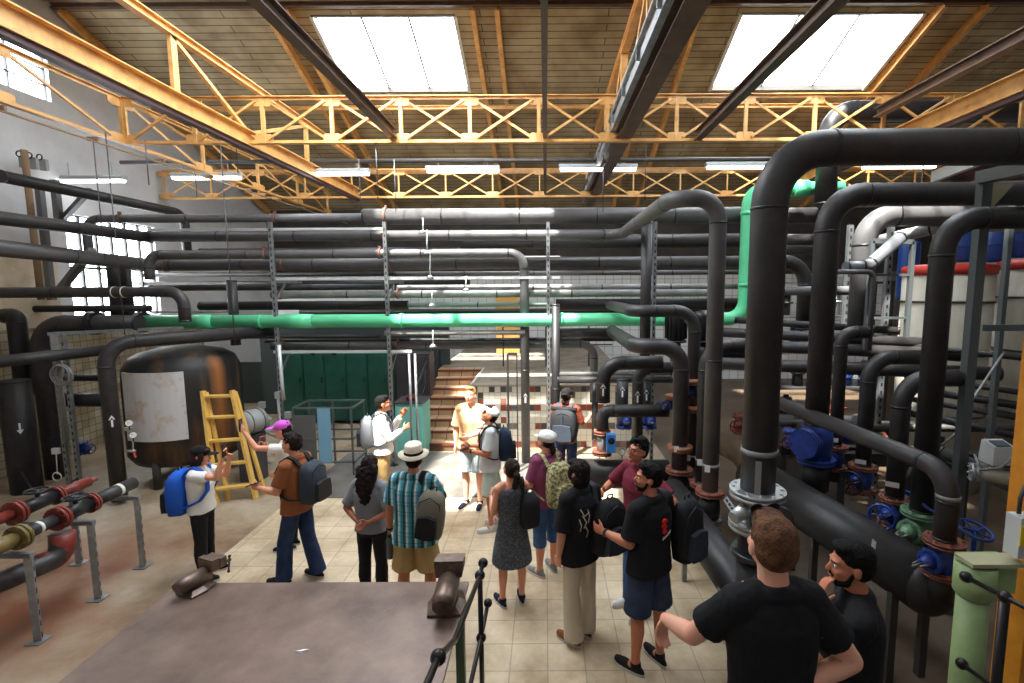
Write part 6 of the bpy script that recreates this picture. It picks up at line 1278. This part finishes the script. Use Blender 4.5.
    bx = at(1023, 535, 2.95); root = thing('switch_box', 'grey switch box with yellow plate and red knob on the yellow column', 'switch box', bx - V((0, 0, .15))); m = MB(); m.box(bx, (.14, .10, .26)); m.build('enclosure', mat('plastic_grey', (.5, .5, .5)), root); m = MB(); m.box(bx + V((-.015, -.053, .02)), (.11, .006, .13)); m.build('yellow_plate', mat('plate_yellow', srgb(226, 190, 40), .5), root); m = MB(); m.cyl(bx + V((-.02, -.056, -.01)), bx + V((-.02, -.09, -.01)), .028, seg=16); m.cyl(bx + V((.04, -.05, .10)), bx + V((.04, -.07, .10)), .012); m.build('knob', mat('knob_red', srgb(110, 40, 40), .4), root)
    m = MB(); m.tube([bx + V((-.04, 0, .14)), bx + V((-.04, 0, .24)), bx + V((.02, .04, .30)), bx + V((.10, .04, .26))], .012, 8); m.build('cable', rub, root)
    # right: white tanks with red rims and blue drums
    wm = mat('tank_white', srgb(196, 190, 176), .55, col2=srgb(168, 158, 138), scale=2.2, stretch=(1, 1, .4)); rd = mat('rim_red', srgb(196, 52, 40), .5); bl = mat('drum_blue', srgb(24, 64, 132), .35)
    for i, (px, Y, r_, yr, lab) in enumerate(((948, 8.1, .60, 268, 'left white round tank with a red rim, behind the black elbow pipe'), (1062, 7.9, .75, 262, 'right white round tank with a red rim, at the picture edge'))):
        p = at(px, yr, Y); root = thing('water_tank', lab, 'tank', (p.x, Y, 0)); m = MB(); m.lathe([(r_, 0), (r_, p.z - .1)], (p.x, Y, 0), 44); m.build('shell', wm, root); m = MB(); m.lathe([(r_ + .02, p.z - .11), (r_ + .02, p.z + .02), (r_ * .9, p.z + .05)], (p.x, Y, 0), 44); m.build('rim', rd, root)
        m = MB(); [m.torus((p.x, Y, z), (0, 0, 1), r_ + .01, .018, 44, 6) for z in (p.z * .35, p.z * .62, p.z * .85)]; m.build('hoop', mat('hoop_dark', srgb(60, 58, 56), .5), root)
    for i, (px, y0, y1, Y, r_, lab) in enumerate(((992, 228, 262, 8.6, .22, 'blue drum above the red rims, right one'), (962, 232, 262, 8.7, .18, 'blue drum above the red rims, middle one'), (906, 242, 300, 8.7, .16, 'tall dark blue drum left of the white tanks'), (1016, 226, 258, 8.5, .14, 'blue drum above the red rims, at the picture edge'))):
        p = at(px, y1, Y); z1 = at(px, y0, Y).z; m = MB(); m.lathe([(r_ * .9, p.z), (r_, p.z + .04), (r_, z1 - .05), (r_ * .9, z1)], (p.x, Y, 0), 26); m.torus((p.x, Y, (p.z + z1) / 2), (0, 0, 1), r_, .012, 26, 6); single(m, 'blue_drum', bl, lab, 'drum')
    # grey steel frame right
    gs = mat('frame_grey', srgb(92, 97, 98), .5, .3); root = thing('steel_frame', 'tall grey steel frame of square posts at the right', 'frame', (3.9, 4.7, 0)); p = at(985, 178, 4.7); z = p.z
    m = MB(); m.box2((p.x - .045, 4.66, 0), (p.x + .045, 4.74, z)); m.build('post', gs, root); p2 = at(1013, 190, 5.6); m = MB(); m.box2((p2.x - .025, 5.57, 0), (p2.x + .025, 5.63, z + .1)); m.build('post', gs, root)
    m = MB(); m.beam((p.x - .05, 4.7, z), (p.x + .25, 3.2, z + .02), .11, .11); m.build('top_beam', gs, root); q = at(985, 328, 4.7); m = MB(); m.beam(q, q + V((1.4, .1, .0)), .05, .06); m.build('cross_rail', gs, root)
    g = MB(); g.prism([(0, 0), (.22, 0), (0, -.26)], (1, 0, 0), (0, 0, 1), (p.x + .06, 4.7, z - .05), (0, 1, 0), .012); g.build('gusset', mat('plate_cream', (.4, .4, .3)), root)
    root = thing('barrier', 'small grey tubular gate frame between the right pipes', 'frame', at(893, 340, 6.4)); 
    a, b_, c, d = at(872, 241, 6.4), at(913, 242, 6.4), at(912, 350, 6.4), at(872, 350, 6.4)
    m = MB(); m.beam(a, b_, .05, .06); m.beam(b_, V((b_.x, b_.y, c.z)), .05, .05); m.beam(V((a.x, a.y, d.z)), a, .05, .05); m.build('frame', gs, root); m = MB(); m.beam(V((a.x, 6.4, at(880, 275, 6.4).z)), V((b_.x, 6.4, at(880, 275, 6.4).z)), .03, .03); m.beam(V((a.x, 6.4, at(880, 318, 6.4).z)), V((b_.x, 6.4, at(880, 318, 6.4).z)), .03, .03); m.build('cross_bar', gs, root)
    for px, Y, w in ((886, 6.9, 'right one'), (846, 7.4, 'left one')):
        p = at(px, 300, Y); m = MB(); strut_channel(m, (p.x, Y, 0), (p.x, Y, at(px, 225, Y).z), .07, .06); single(m, 'rack_post', [galv, MATS['slot_dark']], 'pale slotted post among the right pipes, ' + w, 'post')
    dp, dq = atz(936, 181, 4.9), atz(998, 158, 4.9); dk = MB(); dk.rings([[(dp.x, dp.y, z_), (12.5, dp.y, z_), (12.5, dq.y, z_), (dq.x, dq.y, z_)] for z_ in (4.9, 5.0)], smooth=False); root = single(dk, 'mezzanine_deck', mat('deck_brown', srgb(70, 50, 36), .7), 'dark deck panel with a white edge above the right pipes', 'deck'); m = MB(); m.beam((dp.x - .04, dp.y, 4.96), (dq.x - .04, dq.y, 4.96), .08, .16); m.build('white_edge', mat('bar_white', (.6, .6, .6)), root)
    for x in (dp.x + .2, 12.3): m = MB(); m.box2((x - .05, dp.y - .2, 0), (x + .05, dp.y - .1, 4.9)); m.build('post', gs, root)
    # dark clutter behind the right pipes: shelving of fittings
    root = thing('machine_rack', 'dark equipment rack with red and blue parts behind the right pipes', 'rack', (5.6, 9.6, 0)); ds = mat('rack_dark', srgb(46, 44, 44), .7)
    m = MB()
    for x in (4.2, 5.4, 6.6): m.box2((x, 9.5, 0), (x + .06, 9.56, 3.4)); m.box2((x, 10.0, 0), (x + .06, 10.06, 3.4))
    for z in (.6, 1.3, 2.0, 2.7, 3.35): m.box2((4.2, 9.5, z), (6.66, 10.06, z + .04))
    m.build('frame', ds, root)
    rr = random.Random(5)
    mm = [mat('valve_red', (0, 0, 0)), mat('valve_blue', (0, 0, 0)), mat('valve_black', (0, 0, 0)), MATS['silver_cast'], MATS['box_grey']]
    for i in range(22):
        x = 4.4 + rr.random() * 2.0; z = [.64, 1.34, 2.04, 2.74][i % 4]; h = .18 + rr.random() * .3; m = MB(); m.cyl((x, 9.75, z), (x, 9.75, z + h), .07 + rr.random() * .06, seg=12); m.cyl((x, 9.75, z + h), (x, 9.75, z + h + .05), .05); m.torus((x, 9.75, z + h * .6), (0, 0, 1), .12, .02, 14, 6); m.build('fitting', mm[i % 5], root)
    # wall panel of the right background
    m = MB(); m.box2((7.0, 10.2, 0), (13.4, 10.35, 3.6)); struct(m, 'wall_right_partition', mat('partition_warm', srgb(132, 120, 104), .8, col2=srgb(96, 88, 78), scale=2))
    # dark skids and rails on the floor behind the right header
    sk = mat('skid_dark', srgb(52, 48, 46), .6, col2=srgb(36, 34, 34), scale=5)
    for i, (y, z, w) in enumerate(((6.6, .95, 'nearest and highest'), (7.4, .80, 'second'), (8.3, .65, 'farthest'))):
        m = MB(); xe = (10.5, 5.7, 5.7)[i]; m.ibeam((3.6, y, z), (xe, y - .2, z), .14, .18); m.tube([(3.6, y + .3, z + .35), (xe, y + .1, z + .35)], .06, 10)
        for x in [q for q in (3.8, 5.4, 7.0, 8.6, 10.2) if q < xe]: m.box2((x - .05, y - .45, 0), (x + .05, y + .1, z)); m.box((x, y + .15, z + .15), (.12, .3, .3))
        single(m, 'pump_skid', sk, 'long dark steel skid behind the right header, %s of three' % w, 'skid', 'dark skids behind the right header')
    for i in range(3):
        x = 3.9 + i * .62; root = thing('floor_pump', 'dark pump body on the skids behind the right vertical pipes, number %s from the left' % ('one', 'two', 'three', 'four', 'five', 'six')[i], 'pump', (x, 7.9, 0), 'dark pumps behind the right pipes')
        root['label'] = 'dark pump body standing behind the black pipes at the right'
        m = MB(); m.lathe([(.16, 0), (.2, .3), (.2, 1.0), (.12, 1.2)], (x, 7.9 - .1 * (i % 2), .0), 16); m.tube([(x, 7.8, .9), (x, 7.5, .9)], .13, 14); m.build('body', sk, root); flange(root, (x, 7.5, .9), (0, 1, 0), .18, [MATS['valve_red'], MATS['valve_blue'], MATS['flange_rust']][i % 3])
    for i, (px, y0, y1) in enumerate(((423, 224, 232), (427, 236, 253), (430, 257, 277), (466, 282, 290), (432, 297, 305), (433, 336, 346))):
        p = at(px, y1, 9.0); q = at(px, y0 - 6, 9.0); m = MB(); m.cyl(p, q, .012, seg=6); m.cyl(p - V((0, 0, .02)), p + V((0, 0, .03)), .07, .03, seg=12); single(m, 'pipe_hanger', MATS['bar_white'], 'small pale hanger with a round foot between the rack pipes, %s from the top' % ('first', 'second', 'third', 'fourth', 'fifth', 'sixth')[i], 'hanger', 'small pale hangers in the rack')
    gate_valve('blue valve low between the two left steel frames', at(82, 448, 8.8), .10, MATS['valve_blue'], (1, -.3, 0), wheel=MATS['valve_blue'])
    m = MB(); m.tube(fillet([at(20, 470, 7.6), at(34, 492, 7.4), at(56, 492, 7.4), at(78, 478, 7.6)], .2, 6), .014, 8); single(m, 'hose', MATS['valve_black'], 'thin black hose looping low in front of the left vertical pipes', 'hose')
    q = at(56, 451, 7.55); m = MB(); m.box(q, (.10, .05, .09)); m.cyl(q, q - V((.02, 0, .38)), .008, seg=6); m.torus(q - V((.03, 0, .42)), (0, 1, 0), .07, .008, 18, 6); single(m, 'sensor_box', MATS['bar_white'], 'small white box with a dangling looped cable on the left frame', 'box')
    c0 = at(508, 352, 15.0); m = MB(); m.box2((c0.x - .35, 15.0, 1.31), (c0.x + .35, 15.06, 3.1)); single(m, 'door_panel', mat('panel_ochre', srgb(190, 140, 70), .6), 'ochre panel standing at the back of the raised platform', 'panel')
    # green lockers
    lg = mat('locker_green', srgb(34, 88, 74), .4, col2=srgb(26, 70, 58), scale=3); hd = MATS['valve_black']; Y = 11.9; x0 = at(284, 400, Y).x; w = (at(390, 400, Y).x - x0) / 5; zt = at(330, 354, Y).z
    for i in range(5):
        root = thing('locker', ('leftmost', 'second from the left', 'middle', 'fourth from the left', 'rightmost')[i] + ' tall dark green metal cabinet under the rack', 'cabinet', (x0 + w * (i + .5), Y, 0), 'dark green cabinets'); m = MB(); m.box2((x0 + w * i + .005, Y, .08), (x0 + w * (i + 1) - .005, Y + .5, zt)); m.build('carcass', lg, root)
        m = MB(); m.box2((x0 + w * i + .03, Y - .02, .12), (x0 + w * (i + 1) - .03, Y - .001, zt - .04)); dd = m.build('door', lg, root); m = MB(); m.box((x0 + w * (i + .85), Y - .035, 1.1), (.02, .03, .14)); m.build('handle', hd, dd)
        m = MB(); [m.box((x0 + w * (i + .5) + q, Y + .05, .04), (.05, .05, .08)) for q in (-w * .38, w * .38)]; m.build('foot', hd, root)
        if i in (1, 2): m = MB(); m.cyl((x0 + w * (i + .5), Y - .022, 1.75), (x0 + w * (i + .5), Y - .03, 1.75), .06); m.build('vent', hd, root)
    dg = mat('cabinet_dark', srgb(66, 62, 66), .5); a = at(398, 400, 11.2); b_ = at(429, 354, 11.2); root = thing('control_cabinet', 'dark grey electrical cabinet left of the staircase', 'cabinet', ((a.x + b_.x) / 2, 11.2, 0)); m = MB(); m.box2((a.x, 11.2, 0), (b_.x, 11.7, b_.z)); m.build('carcass', dg, root)
    for k in (0, 1): m = MB(); xm = a.x + (b_.x - a.x) * k / 2; m.box2((xm + .02, 11.17, .15), (xm + (b_.x - a.x) / 2 - .02, 11.199, b_.z - .05)); dd = m.build('door', dg, root); m = MB(); m.box((xm + .08, 11.15, 1.2), (.02, .03, .12)); m.build('handle', hd, dd)
    mt = mat('cabinet_mint', srgb(122, 196, 184), .45); a = at(399, 452, 9.55); b_ = at(425, 402, 9.55); root = thing('mint_cabinet', 'mint green low cabinet beside the foot of the stairs', 'cabinet', ((a.x + b_.x) / 2, 9.5, 0)); m = MB(); m.box2((a.x, 9.4, .04), (b_.x, 9.95, b_.z)); m.build('carcass', mt, root); m = MB(); m.box2((a.x + .03, 9.38, .1), (b_.x - .03, 9.399, b_.z - .05)); m.build('door', mt, root); m = MB(); m.box2((a.x - .02, 9.36, b_.z), (b_.x + .02, 9.97, b_.z + .03)); m.build('top', dg, root); m = MB(); m.box2((a.x + .05, 9.43, 0), (b_.x - .05, 9.9, .04)); m.build('plinth', dg, root)
    m = MB(); q = V(((a.x + b_.x) / 2, 9.6, b_.z + .03)); m.lathe([(.10, 0), (.12, .06), (.10, .10)], q, 16); single(m, 'oil_can', MATS['valve_red'], 'dark red tin standing on the mint green cabinet', 'tin')
    # tube trolley with pale blue side
    root = thing('tube_trolley', 'grey tubular trolley with light blue side panels below the second post', 'trolley', at(322, 457, 8.7)); tb = MATS['frame_grey']; pb = mat('trolley_blue', srgb(112, 158, 184), .5); a = at(296, 462, 8.5); b_ = at(352, 408, 8.5); zt = b_.z
    for x in (a.x, b_.x - .02, a.x + (b_.x - a.x) * .42):
        for y in (8.5, 9.1): m = MB(); m.box2((x - .015, y - .015, 0), (x + .015, y + .015, zt)); m.build('leg', tb, root)
    for z in (zt, zt * .55, .25):
        m = MB(); m.beam((a.x, 8.5, z), (b_.x, 8.5, z), .03, .03); m.beam((a.x, 9.1, z), (b_.x, 9.1, z), .03, .03); m.beam((a.x, 8.5, z), (a.x, 9.1, z), .03, .03); m.beam((b_.x, 8.5, z), (b_.x, 9.1, z), .03, .03); m.build('frame_bar', tb, root)
    xm = a.x + (b_.x - a.x) * .42; m = MB(); m.box2((xm, 8.47, .25), (xm + .22, 8.495, zt)); m.build('side_panel', pb, root); m = MB(); m.box2((a.x, 8.49, .25), (xm - .05, 8.495, zt * .9)); m.build('grey_panel', mat('mesh_grey', srgb(84, 84, 86), .6), root)
    # pump unit next to ladder
    root = thing('pump', 'grey round pump motor beside the tank and the ladder', 'pump', at(245, 470, 8.2)); c0 = at(243, 424, 8.2); m = MB(); m.lathe([(.10, -.02), (.21, 0), (.21, .32), (.16, .36)], c0, 22, (.35, .9, 0)); m.build('motor', MATS['box_grey'], root); m = MB(); [m.torus(c0 + V((.35, .9, 0)).normalized() * k, (.35, .9, 0), .215, .01, 24, 6) for k in (.05, .26)]; m.build('fin', MATS['frame_grey'], root); m = MB(); m.box2((c0.x - .12, 8.2, 0), (c0.x + .2, 8.5, c0.z - .2)); m.build('plinth', dg, root)
    m = MB()
    for i, (x, y) in enumerate(((262, 405), (278, 395), (256, 432), (288, 415))): q = at(x, y, 8.9); m.tube([q, q + V((.0, 0, -.5)), q + V((.25, 0, -.6))], .03, 8); m.box(q, (.09, .08, .12))
    single(m, 'valve_cluster', MATS['box_grey'], 'cluster of small grey pipes and boxes around the leftmost rack post', 'pipework')
    m = MB(); q = at(276, 352, 8.8); m.tube([at(279, 345, 8.85), at(282, 385, 8.85), at(284, 400, 8.85)], .032, 10); single(m, 'conduit', mat('bar_white', (0, 0, 0)), 'white upright pipe clipped to the leftmost rack post', 'conduit')
    # stair landing the two nearest persons and the viewer stand on
    sm = mat('landing_steel', srgb(96, 92, 86), .5, .4); root = thing('access_stairs', 'steel stairs and landing under the nearest people', 'stairs', (1.2, 1.5, 0)); z15 = bpy.data.objects['person.014'].location.z; z16 = bpy.data.objects['person.015'].location.z
    m = MB(); m.box2((-.40, .9, z15 - .05), (2.3, 2.05, z15)); m.build('landing', sm, root); m = MB(); m.box2((-.40, 2.05, z16 - .05), (2.3, 2.75, z16)); m.build('tread', sm, root)
    m = MB(); m.box2((-.40, -1.0, 1.62), (2.3, .9, 1.67)); m.box2((-.4, .6, 1.2), (2.3, .92, 1.25)); m.build('upper_landing', sm, root)
    for x in (-.36, 2.26): m = MB(); m.box2((x - .03, .95, 0), (x + .03, 1.0, z15 - .05)); m.box2((x - .03, 2.6, 0), (x + .03, 2.65, z16 - .05)); m.box2((x - .03, 1.95, 0), (x + .03, 2.0, z15 - .05)); m.box2((x - .03, -.95, 0), (x + .03, -.9, 1.62)); m.box2((x - .03, .6, 0), (x + .03, .65, 1.62)); m.build('support_leg', sm, root)
def build_light():
    w = bpy.data.worlds.new('sky'); SC.world = w; w.use_nodes = True; nt = w.node_tree; bg = nt.nodes['Background']; bg.inputs[0].default_value = (.90, .95, 1.0, 1); bg.inputs[1].default_value = SKY
    s = bpy.data.lights.new('sun', 'SUN'); s.energy = SUN; s.angle = .03; s.color = (1, .95, .86); so = bpy.data.objects.new('sun', s); COL.objects.link(so)
    d = V((.25, .40, -1)).normalized(); so.rotation_euler = d.to_track_quat('-Z', 'Y').to_euler()
    def portal(name, c, sx, sy, rot):
        l = bpy.data.lights.new(name, 'AREA'); l.shape = 'RECTANGLE'; l.size = sx; l.size_y = sy; l.energy = 1; l.cycles.is_portal = True; o = bpy.data.objects.new(name, l); COL.objects.link(o); o.location = c; o.rotation_euler = rot
    for (x0, x1) in ((XR_(350), XR_(470)), (XR_(709), XR_(862))):
        ym = 11.64; portal('skylight_portal', ((x0 + x1) / 2, ym, roof_z(ym) + .25), x1 - x0, 2.1, (-math.atan(ROOF_K), 0, 0))
    for (x0, x1) in ((-4.1, -.7), (3.0, 4.6)):
        ym = 6.45; portal('skylight_portal', ((x0 + x1) / 2, ym, roof_z(ym) + .25), x1 - x0, 4.8, (math.atan(ROOF_F), 0, 0))
    portal('window_portal', (XL - .3, 12.05, 3.77), 2.15, 3.7, (0, -PI / 2, 0)); portal('window_portal', (XL - .3, 8.8, 7.44), .95, 2.8, (0, -PI / 2, 0))
    for i, (x0, x1) in enumerate(FILL_PANELS):
        l = bpy.data.lights.new('roof_fill_light', 'AREA'); l.shape = 'RECTANGLE'; l.size = x1 - x0; l.size_y = 4.0; l.energy = FILL_E; l.color = (.94, .97, 1.0); o = bpy.data.objects.new('roof_fill_light', l); COL.objects.link(o); ym = 1.4; o.location = ((x0 + x1) / 2, ym, roof_z(ym) - .08); o.rotation_euler = (math.atan(ROOF_F), 0, 0)  # area lights added out of view to lift the ambient light
    SC.view_settings.exposure = EXPO
    SC.cycles.max_bounces = 8; SC.cycles.diffuse_bounces = 5; SC.cycles.glossy_bounces = 3; SC.cycles.transparent_max_bounces = 12; SC.cycles.use_denoising = True; SC.cycles.sample_clamp_indirect = 6
SKY, SUN, EXPO, FILL_E = 18.0, 30.0, 0.10, 42.0
build_room(); build_steel(); build_pipes(); build_people(); build_props(); build_light(); finish_remesh()
